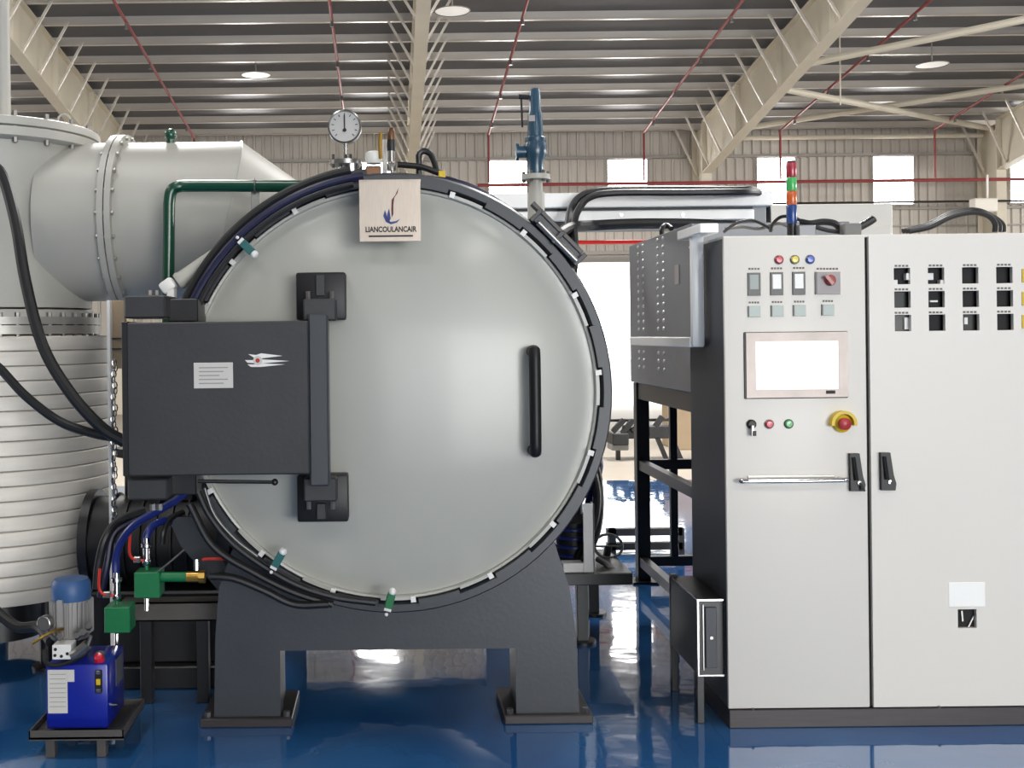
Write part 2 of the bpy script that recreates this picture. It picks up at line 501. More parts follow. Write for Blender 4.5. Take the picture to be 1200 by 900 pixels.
# the other walls of the hall
mm = MB(); mm.box(X0 - 0.1, X0, YF, YB, 0, 8); struct(mm.build('wall_left', 'wall_side_sheet'))
mm = MB(); mm.box(X1, X1 + 0.1, YF, YB, 0, 8); struct(mm.build('wall_right', 'wall_side_sheet'))
mm = MB(); mm.plate(X0, X1, 0, 5.6, YF - 0.1, YF, [(-0.5, 11.5, 0.001, 5.1)]); struct(mm.build('wall_front', 'wall_side_sheet'))

# portal frames: tapered rafters with fly braces up to every purlin
where = {-5.47: 'cream tapered roof beam rising at the upper left corner', 0.53: 'cream roof beam above the middle of the furnace door',
         6.53: 'cream tapered roof beam rising above the control cabinet', 12.53: 'cream roof beam at the far right edge', -11.47: 'cream roof beam hidden past the left edge'}
brace_mesh = {}
for X, lab in where.items():
    if X < -10: continue
    rb = thing('roof_beam', lab, 'roof beam', (X, YB - 0.3, 0), 'roof beams of the hall', 'structure')
    def depth(y): return 0.62 + 0.42 * max(0, min(1, (y - 12) / 9.6))
    Ys = [21.75 - i * 1.05 for i in range(15)]
    # web and flanges
    V = []
    for y in Ys:
        zt = roof_z(y) - 0.02; V += [(X - 0.006, y, zt), (X + 0.006, y, zt), (X + 0.006, y, zt - depth(y)), (X - 0.006, y, zt - depth(y))]
    fc = []
    for i in range(len(Ys) - 1):
        for q in range(4): fc.append((4 * i + q, 4 * i + (q + 1) % 4, 4 * i + 4 + (q + 1) % 4, 4 * i + 4 + q))
    mm = MB(); mm._add(V, fc); mm.build('web', 'beam_cream', rb)
    for nm, off in (('top_flange', 0.0), ('bottom_flange', 1.0)):
        mm = MB()
        for a, b in zip(Ys, Ys[1:]):
            za, zb = roof_z(a) - 0.02 - off * depth(a), roof_z(b) - 0.02 - off * depth(b)
            mm.bar((X, a, za), (X, b, zb), 0.2, 0.018)
        mm.build(nm, 'beam_cream', rb)
    for y in Ys[::2]:
        mm = MB(); mm.box(X - 0.09, X + 0.09, y - 0.005, y + 0.005, roof_z(y) - 0.02 - depth(y), roof_z(y) - 0.02); mm.build('stiffener', 'beam_cream', rb)
    mm = MB()
    mm.box(X - 0.1, X + 0.1, YB - 0.12, YB - 0.1, 0, 5.75); mm.box(X - 0.006, X + 0.006, YB - 0.8, YB - 0.1, 0, 5.75)
    mm.box(X - 0.1, X + 0.1, YB - 0.82, YB - 0.8, 0, 5.8)
    mm.build('column', 'beam_cream', rb)
    for y in ys:
        if y < 9.5: continue
        for s in (-1, 1):
            mm = MB()
            mm.bar((X + s * 0.03, y, roof_z(y) - depth(y) * 0.94), (X + s * 0.5, y, roof_z(y) + 0.05), 0.036, 0.036, (0, 1, 0))
            mm.build('fly_brace', 'purlin_zinc', rb)

# roof bracing in the right bay
def tubep(name, pts, r, m_, label, cat, n=8, smooth=0, group=None):
    mm = MB(); mm.tube(pts, r, n, smooth)
    return tag(mm.build(name, m_), label, cat, group)
def rp(x, y, drop=0.2): return Vector((x, y, roof_z(y) - drop))
tubep('roof_brace', [rp(6.6, 18.3, 0.55), rp(12.5, 22.0, 0.15)], 0.06, 'beam_cream', 'cream diagonal roof brace descending to the right above the cabinet', 'roof brace', group='diagonal roof braces')
tubep('roof_brace', [rp(6.9, 22.1, 0.12), rp(12.5, 18.3, 0.35)], 0.06, 'beam_cream', 'cream diagonal roof brace climbing to the right, crossing the other', 'roof brace', group='diagonal roof braces')
tubep('roof_brace', [rp(6.6, 17.6, 0.5), rp(12.4, 14.4, 0.35)], 0.06, 'beam_cream', 'cream diagonal roof brace nearest the top right corner', 'roof brace', group='diagonal roof braces')
tubep('eave_strut', [Vector((6.6, 22.35, 5.6)), Vector((12.5, 22.35, 5.6))], 0.05, 'beam_cream', 'level cream strut under the eave between two columns', 'strut')
tubep('hanger_rod', [Vector((at(984, 45, 17.5).x, 17.5, roof_z(17.5))), Vector((at(984, 45, 17.5).x, 17.5, roof_z(17.5) - 1.15))], 0.012, 'beam_cream', 'thin vertical hanger rod beside the right roof beam', 'rod')

# red sprinkler lines: they run down the roof slope and drop along the wall
for (px, lab) in ((230, 'red sprinkler pipe under the roof near the upper left'), (409, 'red sprinkler pipe under the roof behind the pressure gauge'),
                  (575, 'red sprinkler pipe under the roof left of the blue relief valve'), (757, 'red sprinkler pipe under the roof above the white trunking'),
                  (917, 'red sprinkler pipe crossing the roof beam above the signal tower'), (1098, 'red sprinkler pipe dropping at the far right column')):
    x = (px - PXC) / F * 21.68
    t = thing('sprinkler_pipe', lab, 'pipe', (x, 21.68, 0), 'red sprinkler pipes under the roof')
    mm = MB(); mm.tube([rp(x, 21.68, 0.25), rp(x, 9.0, 0.25)], 0.024, 8, 0); mm.build('branch_pipe', 'red_pipe', t)
    mm = MB(); mm.tube([rp(x, 21.68, 0.25), Vector((x, 21.68, 4.63))], 0.022, 8, 0); mm.build('drop_pipe', 'red_pipe', t)
    for y in (20.9, 19.3, 17.7, 16.1):
        mm = MB(); mm.cyl(rp(x, y, 0.25), rp(x, y, 0.36), 0.015, 0.03, 8); mm.build('sprinkler_head', 'steel', t)
tubep('water_main', [Vector((1.85, 21.68, 4.58)), Vector((16, 21.68, 4.58))], 0.034, 'red_pipe', 'long level red water main along the back wall below the windows', 'pipe')
tubep('water_main', [Vector((2.2, 21.66, 3.39)), Vector((9, 21.66, 3.39))], 0.045, 'red_paint', 'short level red pipe above the bright back doorway', 'pipe')
tubep('conduit', [Vector((3, 21.66, 4.14)), Vector((16, 21.66, 4.14))], 0.022, 'machine_dark', 'dark conduit along the back wall under the red main', 'conduit')

# high-bay lamps
for px, py, d, lab in ((300, 88, 18.6, 'round white high bay lamp under the roof at left'), (1092, 76, 18.0, 'round white high bay lamp under the roof at right'), (530, 13, 15.6, 'round high bay lamp hanging beside the middle roof beam')):
    c = at(px, py, d)
    t = thing('high_bay_lamp', lab, 'lamp', c, 'high bay lamps')
    mm = MB(); mm.lathe([(0.001, 0.04), (0.1, 0.04), (0.2, 0.02), (0.27, 0.0), (0.255, -0.01)], c, (0, 0, 1), 24); mm.build('lamp_shade', 'window_frame', t)
    mm = MB(); mm.lathe([(0.25, 0.0), (0.001, -0.005)], c, (0, 0, 1), 24); mm.build('diffuser', 'lamp_disc', t)
    mm = MB(); mm.tube([c + Vector((0, 0, 0.04)), Vector((c.x, c.y, roof_z(c.y) + 0.1))], 0.012, 6, 0); mm.build('hanger', 'window_frame', t)

# ================================================================== VACUUM FURNACE
DR = 4.2                                   # plane of the door rim
C = at(460, 460, DR)
def q(npx): return S(npx, DR)              # pixels -> metres at the door rim
RD = q(237)                                # door radius
fur = thing('vacuum_furnace', 'large round vacuum furnace with pale grey dished door on a dark grey saddle', 'furnace', (C.x, 5.2, 0))

# shell behind the door
m = MB(); m.lathe([(RD * 1.03, 4.36), (RD * 1.03, 5.9), (RD * 0.96, 6.08), (RD * 0.7, 6.24), (0.001, 6.3)], (C.x, 0, C.z), (0, 1, 0), 72)
m.build('shell', 'anthracite', fur)
m = MB(); m.lathe([(q(232), 4.26), (q(259), 4.26), (q(261), 4.27), (q(261), 4.36), (q(232), 4.36)], (C.x, 0, C.z), (0, 1, 0), 96)
m.build('body_flange', 'anthracite', fur)
# locking ring with bayonet teeth
ringo = MB(); ringo.lathe([(q(243), 4.25), (q(243), 4.16), (q(245), 4.15), (q(253), 4.15), (q(255), 4.16), (q(255), 4.25), (q(243), 4.25)], (C.x, 0, C.z), (0, 1, 0), 96)
ring_ = ringo.build('locking_ring', 'anthracite', fur)
for k in range(16):
    a = 28.5 - 22.5 * k
    m = MB(); m.arcblock((C.x, 0, C.z), q(239.6), q(247), 4.135, 4.2, a + 0.5, a + 12, 5); m.build('tooth', 'anthracite', ring_)

# the dished door
door = MB()
prof = [(q(239.3), 4.245), (q(239.3), 4.165), (q(238), 4.158), (q(235.5), 4.16), (q(234.5), 4.175), (q(231), 4.175)]
H = 0.115
for i in range(15):
    t = 1 - (i + 1) / 15.0
    r = q(230) * t
    prof.append((r, 4.175 - H * (1 - t * t) ** 0.9))
def dome_y(x, z):
    t = min(1, math.hypot(x - C.x, z - C.z) / q(230)); return 4.175 - H * (1 - t * t) ** 0.9
door.lathe(prof, (C.x, 0, C.z), (0, 1, 0), 128)
dr = door.build('door', 'furnace_grey', fur, angle=60)
for k in range(16):                        # pale lugs on the door rim between the teeth
    a = 28.5 - 22.5 * k
    m = MB(); m.arcblock((C.x, 0, C.z), q(236), q(240), 4.15, 4.2, a - 10, a - 0.5, 6)
    m.build('rim_lug', 'furnace_grey', dr)
    m = MB(); m.arcblock((C.x, 0, C.z), q(236), q(243), 4.145, 4.17, a - 1.6, a - 0.2, 2)
    m.build('lug_stop', 'white_paint', dr)
# pull handle
h0, h1 = at(625, 412, 4.08), at(626, 528, 4.08)
m = MB(); yb = dome_y(h0.x, h0.z)
m.tube([(h0.x, yb + 0.02, h0.z), (h0.x, 4.07, h0.z), (h0.x, 4.045, h0.z - 0.03), (h0.x, 4.045, h1.z + 0.03), (h0.x, 4.07, h1.z), (h0.x, yb + 0.02, h1.z)], S(7, 4.08), 14, 5)
m.build('pull_handle', 'pad_black', dr)
# black pads where the hinge yoke carries the door
for (x0, y0, x1, y1, up) in ((347, 319, 405, 375, True), (348, 557, 408, 612, False)):
    m = MB(); m.pbox(x0, y0, x1, y1, 4.0, 4.14, 0.008, 2); pad = m.build('hinge_pad', 'pad_black', dr)
    yy = (350, 376) if up else (560, 588)
    m = MB(); m.pbox(x0 + 8, yy[0], x0 + 47, yy[1], 3.93, 4.0, 0.006); m.build('yoke_block', 'anthracite_box', dr)
    for bx in (x0 + 14, x0 + 42):
        m = MB(); c = at(bx, yy[0] - 3 if up else yy[1] + 3, 3.96); m.cyl(c - Vector((0, 0, 0.018)), c + Vector((0, 0, 0.018)), 0.009, n=6)
        m.build('bolt', 'steel', dr)
    m = MB(); m.pbox(x0 + 23, y0 + 3 if up else y1 - 22, x0 + 34, y0 + 28 if up else y1 - 3, 3.985, 4.0, 0.003); m.build('rib', 'anthracite_box', dr)

# hinge arm: the big dark housing, its yoke tube and the pivot blocks
hin = MB(); hin.pbox(146, 377, 362, 557, 3.86, 4.0, 0.005); arm = hin.build('hinge_arm', 'anthracite_box', fur)
m = MB(); m.pbox(362, 368, 385, 570, 3.88, 3.98, 0.006); m.build('yoke_tube', 'anthracite', arm)
m = MB(); m.pbox(143, 377, 150, 558, 3.855, 4.02, 0.002); m.build('side_plate', 'black_steel', arm)
for (x0, y0, x1, y1) in ((145, 346, 193, 373), (149, 561, 196, 586)):
    m = MB(); m.pbox(x0, y0, x1, y1, 3.9, 4.12, 0.006); m.build('pivot_block', 'anthracite_box', arm)
    for bx in (x0 + 30, x0 + 38):
        m = MB(); c = at(bx, y0 - 2 if y0 < 400 else y1 + 8, 3.95); m.cyl(c - Vector((0, 0, 0.012)), c + Vector((0, 0, 0.012)), 0.012, n=6)
        m.build('bolt', 'steel', arm)
m = MB(); m.pbox(196, 350, 232, 377, 4.0, 4.3, 0.004); m.build('bracket', 'black_steel', arm)
m = MB(); m.pbox(200, 552, 230, 580, 4.0, 4.3, 0.004); m.build('bracket', 'black_steel', arm)
# round swing lever under the housing
a, b = at(232, 564, 3.9), at(322, 565, 3.9)
m = MB(); m.tube([a, b], 0.007, 8, 0); m.sphere(b, 0.013); m.build('swing_lever', 'black_steel', arm)
# plates on the housing: rating label and painted comet emblem
m = MB(); m.pbox(227, 425, 273, 455, 3.857, 3.86, 0.001); lb = m.build('rating_label', 'paper', arm)
for i in range(5):
    m = MB(); c0 = at(233, 431 + 4.6 * i, 3.856); m.box(c0.x, c0.x + S(34 - (i % 3) * 5, 3.86), 3.8562, 3.857, c0.z - 0.002, c0.z + 0.002)
    m.build('print_line', 'paper_line', arm)
def flat(pts, d): return [at(x, y, d) for x, y in pts]
for pts in ([(291, 415), (300, 416), (306, 414), (331, 417), (306, 420), (299, 420)], [(287, 422), (298, 422), (306, 421), (339, 423), (306, 426), (290, 425)], [(290, 427), (300, 427), (308, 426), (334, 427), (306, 430), (294, 430)]):
    m = MB(); m.poly(flat(pts, 3.858)); m.build('emblem_streak', 'white_paint', arm)
c = at(302, 422.5, 3.857)
m = MB(); m.lathe([(S(5.5, 3.86), 0.0), (S(5.5, 3.86), -0.001), (0.0005, -0.001)], c, (0, 1, 0), 16); m.build('emblem_spot', 'paper', arm)
m = MB(); m.lathe([(S(2.6, 3.86), -0.001), (S(2.6, 3.86), -0.002), (0.0005, -0.002)], c, (0, 1, 0), 12); m.build('emblem_core', 'red_paint', arm)

# nameplate on a bent steel bracket above the door
m = MB(); m.pbox(421, 211, 493, 283, 3.98, 3.986, 0.001); np_ = m.build('nameplate', 'brushed_steel', fur)
p0, p1 = at(421, 211, 3.98), at(493, 211, 3.98)
m = MB(); m.box(p0.x, p1.x, 3.98, 4.2, (p0.z + p1.z) / 2 - 0.004, (p0.z + p1.z) / 2 + 0.002); m.build('nameplate_bracket', 'brushed_steel', fur)
m = MB(); m.poly(flat([(456, 244), (454, 250), (453, 257), (456, 260), (458, 256), (457, 250)], 3.979)); m.build('emblem_blue', 'ink_blue', np_); m = MB(); m.poly(flat([(451, 246), (449, 253), (452, 260), (458, 263), (465, 261), (469, 256.5), (464, 259), (458, 260), (454, 257), (453, 251)], 3.979)); m.build('emblem_blue', 'ink_blue', np_)
m = MB(); m.poly(flat([(467, 220), (463, 229), (459, 234), (458.5, 245), (459, 255), (461, 251), (461, 240), (462, 232), (466, 226)], 3.979)); m.build('emblem_flame', 'ink_red', np_)
lettering('LIANCOULANCAIR', 'plate_lettering', at(458, 269, 3.9785), S(60, 3.98), 1.25, 'ink_black', np_)
m = MB(); m.pbox(432, 275.6, 484, 277.6, 3.9785, 3.9795); m.build('address_line', 'ink_black', np_)

# front and rear saddles
def saddle(y0, y1, yleg):
    A = math.radians(-42); Z = math.radians(-138); R = q(250)
    pts = []
    for i in range(25):
        a = A + (Z - A) * i / 24
        pts.append((C.x + R * math.cos(a), C.z + R * math.sin(a)))
    d = 4.25
    def w(x, y): p = at(x, y, d); return (p.x, p.z)
    pl = MB()
    LB = 0.035
    lft = [w(256, 690), w(252, 745), (w(250, 800)[0], LB), (w(328, 800)[0], LB), (w(328, 770)[0], w(466, 762)[1]),
           (w(605, 760)[0], w(466, 762)[1]), (w(605, 800)[0], LB), (w(679, 800)[0], LB), w(676, 748), w(668, 690)]
    pl.prism(pts + lft, y0, y1)
    sd = pl.build('saddle', 'anthracite', fur)
    for xa, xb in ((250, 328), (605, 679)):
        xa, xb = w(xa, 800)[0], w(xb, 800)[0]
        mm = MB(); mm.box(xa + 0.005, xb - 0.005, y1 - 0.01, yleg, LB, w(466, 762)[1] + 0.05, 0.004); mm.build('leg', 'anthracite', sd)
        mm = MB(); mm.box(xa - 0.05, xb + 0.05, y0 - 0.03, yleg + 0.05, 0.0, LB, 0.004); mm.build('foot_plate', 'plinth_grey', sd)
        for bx in (xa - 0.025, xb + 0.025):
            mm = MB(); mm.cyl((bx, y0 + 0.0, LB), (bx, y0 + 0.0, LB + 0.02), 0.014, n=6); mm.build('bolt', 'steel', sd)
saddle(4.26, 4.37, 4.52)
saddle(5.6, 5.7, 5.78)

# hydraulic drive of the locking ring at the upper right
ang = math.radians(44)
u = Vector((math.cos(ang), 0, math.sin(ang))); tv = Vector((math.sin(ang), 0, -math.cos(ang)))
cc = Vector((C.x, 0, C.z))
def rt(r, t, y): return cc + u * q(r) + tv * q(t) + Vector((0, y, 0))
Rm = Matrix((tv, Vector((0, 1, 0)), u)).transposed()
m = MB(); m.cbox(rt(262, 8, 4.2), (q(74), 0.1, q(12)), 0.004, Rm); m.build('ring_guide', 'anthracite', fur)
m = MB(); m.cbox(rt(271, -2, 4.18), (q(82), 0.05, q(5)), 0.002, Rm); m.build('guide_rail', 'plinth_grey', fur)
m = MB(); m.tube([rt(258, -22, 4.13), rt(258, 40, 4.13)], q(4), 12, 0); m.build('drive_rod', 'steel', fur)
for tt in (-30, 6, 42):
    m = MB(); m.cbox(rt(262, tt, 4.14), (q(5), 0.04, q(18)), 0.002, Rm); m.build('rod_bracket', 'black_steel', fur)
# arc tray under the bundle at the upper left and the pale gasket line round the door
m = MB()
m.arcblock((C.x, 0, C.z), q(256), q(268), 4.28, 4.34, 96, 170, 24); m.build('cable_tray', 'black_steel', fur)

# hose bundle following the ring on the upper left: every hose a thing of its own
def ringpts(r, a0, a1, y, n=14, drift=0):
    return [Vector((C.x + q(r + drift * i / n) * math.cos(math.radians(a0 + (a1 - a0) * i / n)), y, C.z + q(r + drift * i / n) * math.sin(math.radians(a0 + (a1 - a0) * i / n)))) for i in range(n + 1)]
def hose(pts, r, m_, label, smooth=6, n=10, group='hoses on the furnace', name='hose', cat='hose'):
    mm = MB(); mm.tube(pts, r, n, smooth); return tag(mm.build(name, m_), label, cat, group)
hose(ringpts(251, 97, 163, 4.09), q(5.0), 'navy_rubber', 'navy hose arching over the upper left of the furnace ring, outer of two')
hose(ringpts(243, 100, 161, 4.08), q(3.6), 'black_rubber', 'thin black hose arching along the upper left edge of the door')
hose(ringpts(262, 100, 167, 4.14), q(5.5), 'black_rubber', 'thick black hose outermost on the upper left of the ring')
# lower left: black hoses that leave the ring for the valves
P_ = lambda L, d: [at(x, y, d) for x, y in L]
hose(P_([(232, 575), (246, 604), (272, 636), (310, 664), (350, 686), (395, 700), (440, 706)], 4.1), q(4.2), 'black_rubber', 'black hose hugging the lower left edge of the door')
hose(P_([(222, 590), (250, 640), (300, 672), (345, 694), (390, 708)], 4.12), q(4.5), 'black_rubber', 'black hose sagging just under the lower left of the ring')
hose(P_([(246, 675), (275, 678), (310, 692), (345, 708), (385, 708)], 4.1), q(4.5), 'black_rubber', 'black hose running from the brass union along the saddle')
hose(P_([(240, 572), (252, 604), (276, 632), (302, 652)], 4.06), q(1.6), 'zinc_wire', 'thin grey line along the lower left edge of the door')
# hose clamps
def clampx(x, y, d, ang_, m_, label, n_white=True):
    c = at(x, y, d)
    t = thing('hose_clamp', label, 'clamp', c, 'hose clamps on the furnace ring')
    R = Matrix.Rotation(math.radians(ang_), 3, 'Y')
    mm = MB(); mm.cbox(c, (q(9), 0.035, q(16)), 0.002, R); mm.build('clamp_body', m_, t)
    mm = MB(); mm.sphere(c + R @ Vector((0, -0.005, q(11))), q(4.5)); mm.build('cap', 'white_plastic', t)
    mm = MB(); mm.cyl(c + R @ Vector((-q(4), 0, -q(10))), c + R @ Vector((q(4), 0, -q(10))), q(2.5), n=8); mm.sphere(c + R @ Vector((0, 0, -q(16))), q(2)); mm.build('screw', 'white_paint', t)
clampx(290, 290, 4.04, 135, 'clamp_teal', 'teal hose clamp at the upper left of the door ring')
clampx(326, 656, 4.04, 30, 'clamp_teal', 'teal hose clamp at the lower left of the door ring')
clampx(457, 704, 4.04, 15, 'clamp_green', 'green hose clamp at the bottom of the door')
m = MB(); m.prism([(at(466, 717, 4.2).x, at(466, 717, 4.2).z), (at(478, 717, 4.2).x, at(478, 717, 4.2).z), (at(472, 711, 4.2).x, at(472, 711, 4.2).z)], 4.2, 4.262)
m.build('warning_triangle', 'white_paint', fur)

# ---------------- fittings on top of the furnace
g = at(404, 149, 4.45)
pg = thing('pressure_gauge', 'round white dial pressure gauge standing on top of the furnace', 'gauge', at(410, 208, 4.45))
m = MB(); m.lathe([(S(17, 4.45), 0.03), (S(19.5, 4.45), 0.028), (S(19.8, 4.45), -0.02), (S(18, 4.45), -0.024), (S(17.6, 4.45), -0.016)], g, (0, 1, 0), 40); m.build('case', 'steel', pg)
m = MB(); m.lathe([(S(18, 4.45), -0.014), (0.0005, -0.014)], g, (0, 1, 0), 40); m.build('dial', 'dial_white', pg)
for i in range(11):
    m = MB(); a = math.radians(-45 + 27 * i); r0, r1 = S(12.5, 4.45), S(15.5, 4.45)
    e = Vector((math.cos(a), 0, math.sin(a))); m.bar(g + e * r0 + Vector((0, -0.016, 0)), g + e * r1 + Vector((0, -0.016, 0)), 0.0015, 0.003); m.build('scale_mark', 'ink_black', pg)
m = MB(); m.bar(g + Vector((0, -0.018, -0.022)), g + Vector((0.0, -0.018, 0.048)), 0.005, 0.002, (0, 1, 0)); m.lathe([(0.008, -0.022), (0.001, -0.022)], g + Vector((0, 0, -0.016)), (0, 1, 0), 12); m.build('needle', 'ink_black', pg)
sb = at(406, 185, 4.45)
m = MB(); m.cyl(Vector((g.x + 0.003, g.y, g.z - S(19, 4.45))), Vector((g.x + 0.003, g.y, sb.z)), 0.01, n=12); m.build('stem', 'chrome', pg)
m = MB(); fl = at(405, 192, 4.45); m.lathe([(0.001, 0.012), (S(19, 4.45), 0.012), (S(19, 4.45), -0.006), (0.001, -0.006)], fl, (0, 0, 1), 28)
m.build('flange', 'steel', pg)
for dx in (-14, 0, 6):
    m = MB(); m.cyl(fl + Vector((S(dx, 4.45), -0.03, -0.02)), fl + Vector((S(dx, 4.45), -0.03, 0.035)), 0.007, n=6); m.build('bolt', 'chrome', pg)
nb = at(411, 212, 4.45)
m = MB(); m.lathe([(S(14, 4.45), fl.z - nb.z), (S(14, 4.45), -0.12)], nb, (0, 0, 1), 28); m.build('nozzle', 'chrome', pg)

sv = thing('solenoid_valve', 'small brass and white solenoid valve beside the gauge', 'valve', at(438, 206, 4.45))
m = MB(); m.pbox(428, 194, 447, 206, 4.42, 4.5, 0.006); m.build('valve_body', 'copper', sv)
m = MB(); m.lathe([(0.03, 0), (0.036, 0.02), (0.034, 0.045), (0.02, 0.052), (0.001, 0.052)], at(438, 192, 4.45), (0, 0, 1), 20); m.build('coil', 'white_plastic', sv)
m = MB(); m.tube([at(446, 186, 4.42), at(445, 170, 4.42), at(446, 156, 4.42)], 0.008, 8, 0); m.build('brass_tube', 'brass', sv)
m = MB(); m.tube([at(451, 208, 4.44), at(451, 164, 4.44)], 0.011, 10, 0); m.build('white_tube', 'white_plastic', sv)
vl = thing('hand_valve', 'slim vertical valve with copper cap above the nameplate', 'valve', at(459, 211, 4.4))
c = at(459, 211, 4.4)
def zz(y): return at(459, y, 4.4).z - c.z
m = MB(); m.cyl(c, c + Vector((0, 0, zz(196))), 0.006, n=10); m.build('thin_stem', 'chrome', vl)
m = MB(); m.lathe([(0.018, zz(200)), (0.018, zz(192)), (0.013, zz(190)), (0.014, zz(176))], c, (0, 0, 1), 16, True); m.build('valve_body', 'steel', vl)
m = MB(); m.lathe([(0.017, zz(177)), (0.019, zz(171)), (0.017, zz(164))], c, (0, 0, 1), 16, True); m.build('black_collar', 'black_rubber', vl)
m = MB(); m.lathe([(0.015, zz(165)), (0.016, zz(155)), (0.01, zz(150)), (0.001, zz(150))], c, (0, 0, 1), 16); m.build('cap', 'copper', vl)
hose(P_([(466, 193), (480, 194), (495, 196), (512, 202), (518, 204)], 4.4), 0.013, 'black_rubber', 'short black hose lying on top of the furnace right of the valve')
hose(P_([(491, 205), (491, 190), (491, 181), (496, 177), (504, 180), (509, 190), (512, 201)], 4.42), 0.013, 'black_rubber', 'black looped hose standing above the top of the ring')
hose(P_([(516, 208), (530, 211), (545, 218), (565, 228), (590, 245)], 4.4), 0.011, 'black_rubber', 'thin black hose lying along the upper right of the ring')
hose(P_([(500, 210), (540, 216), (570, 230), (610, 256)], 4.3), 0.017, 'navy_rubber', 'dark hose on the upper right shoulder of the furnace')
m = MB(); m.pbox(514, 200, 522, 209, 4.36, 4.42, 0.003); tag(m.build('cable_connector', 'estop_yellow'), 'small yellow cable connector on top of the furnace', 'connector')

# door damper strut
a, b = at(200, 336, 4.2), at(277, 284, 4.25)
ds = thing('strut_cylinder', 'pale grey strut cylinder slanting up behind the hinge', 'cylinder', a)
m = MB(); m.cyl(a + (b - a) * 0.1, b, S(9.5, 4.2), n=20); m.build('barrel', 'tower_grey', ds)
m = MB(); m.cbox(at(197, 335, 4.2), (0.06, 0.05, 0.05), 0.012, Matrix.Rotation(math.radians(-34), 3, 'Y'), 2); m.build('clevis', 'white_paint', ds)
m = MB(); m.pbox(195, 336, 204, 349, 4.18, 4.24, 0.004); m.build('pin_block', 'white_paint', ds)
m = MB(); m.lathe([(S(10.5, 4.2), 0), (S(10.5, 4.2), 0.012)], a + (b - a) * 0.12, b - a, 20, True); m.build('collar', 'tower_grey', ds)

# blue relief valve standing behind the furnace
c = at(628, 226, 5.4); D5 = 5.4
rv = thing('relief_valve', 'tall blue relief valve behind the furnace with a small side lever', 'valve', c)
def z5(y): return at(628, y, D5).z - c.z
def ax5(y): return at(628 - (226 - y) * 0.03, y, D5)
m = MB(); m.lathe([(S(8, D5), 0), (S(8, D5), z5(212)), (S(17, D5), z5(211)), (S(17, D5), z5(205))], c, (0, 0, 1), 24, True); m.build('nozzle', 'tower_grey', rv)
m = MB(); m.lathe([(S(10, D5), z5(207)), (S(9, D5), z5(190)), (S(13, D5), z5(183)), (S(14, D5), z5(173)), (S(12, D5), z5(168)), (S(12, D5), z5(165))], c, (0, 0, 1), 28, True); m.build('valve_body', 'relief_blue', rv)
m = MB(); m.lathe([(S(12.5, D5), z5(166)), (S(12.5, D5), z5(162)), (S(9, D5), z5(160)), (S(8.6, D5), z5(135)), (S(7, D5), z5(130)), (S(6.4, D5), z5(108)), (S(5, D5), z5(104)), (0.001, z5(104))], c, (0, 0, 1), 28); m.build('bonnet', 'relief_blue', rv)
m = MB(); m.tube([c + Vector((-S(7, D5), 0, z5(114))), c + Vector((-S(19, D5), 0, z5(113)))], S(3, D5), 8, 0); m.tube([c + Vector((-S(16, D5), 0, z5(114))), c + Vector((-S(15, D5), 0, z5(149)))], S(1.2, D5), 6, 0); m.build('lever', 'black_steel', rv)
m = MB(); m.cyl(c + Vector((-S(10, D5), 0, z5(178))), c + Vector((-S(21, D5), 0, z5(178))), S(7, D5), n=18); m.cyl(c + Vector((-S(20, D5), 0, z5(178))), c + Vector((-S(23, D5), 0, z5(178))), S(10, D5), n=18); m.build('outlet_flange', 'relief_blue', rv)
m = MB(); m.pbox(620, 135, 627, 142, D5 - S(9.5, D5), D5 - S(8.2, D5)); m.build('tag_plate', 'rotary_plate', rv)
for i in range(6):
    m = MB(); a = i * math.pi / 3; m.cyl(c + Vector((S(14, D5) * math.cos(a), S(14, D5) * math.sin(a), z5(214))), c + Vector((S(14, D5) * math.cos(a), S(14, D5) * math.sin(a), z5(201))), 0.01, n=6); m.build('bolt', 'steel', rv)
m = MB(); m.lathe([(S(10, D5), -0.45), (S(10, D5), 0.0)], c, (0, 0, 1), 20, True); m.build('riser_pipe', 'tower_grey', rv)

# ================================================================== LEFT SIDE: tower, duct, hydraulics
TD = 5.3
tc_ = at(-2, 393, TD)
TX, TY = tc_.x, TD
def tr(npx): return S(npx, TD)
def tz(y, d=TD - 0.5): return EYE - (y - PYC) * d / F
tow = thing('gas_tower', 'tall pale grey cylindrical tower with ribbed silver lagging at the left edge', 'tower', (TX, TY, 0))
Z = (0, 0, 1)
def tl(prof, name, m_, n=64, angle=35, parent=tow):
    mm = MB(); mm.lathe(prof, (TX, TY, 0), Z, n); return mm.build(name, m_, parent, angle=angle)
tl([(0.001, 2.50), (tr(106), 2.50), (tr(106), 1.70)], 'upper_drum', 'tower_grey', angle=60)
tl([(0.001, 2.575), (tr(116), 2.575), (tr(118), 2.57), (tr(118), 2.535), (tr(116), 2.53), (tr(104), 2.53)], 'lid', 'tower_grey')
tl([(tr(104), 2.525), (tr(118), 2.525), (tr(118), 2.485), (tr(116), 2.48), (tr(104), 2.47)], 'top_flange', 'tower_grey')
tl([(tr(104), 1.69), (tr(108), 1.69), (tr(108), 1.64), (tr(104), 1.64)], 'neck', 'tower_grey')
tl([(tr(108), 1.655), (tr(117), 1.655), (tr(117), 1.62), (tr(108), 1.62)], 'flange', 'flange_steel')
tl([(tr(108), 1.615), (tr(117), 1.615), (tr(117), 1.575), (tr(108), 1.57)], 'flange', 'flange_steel')
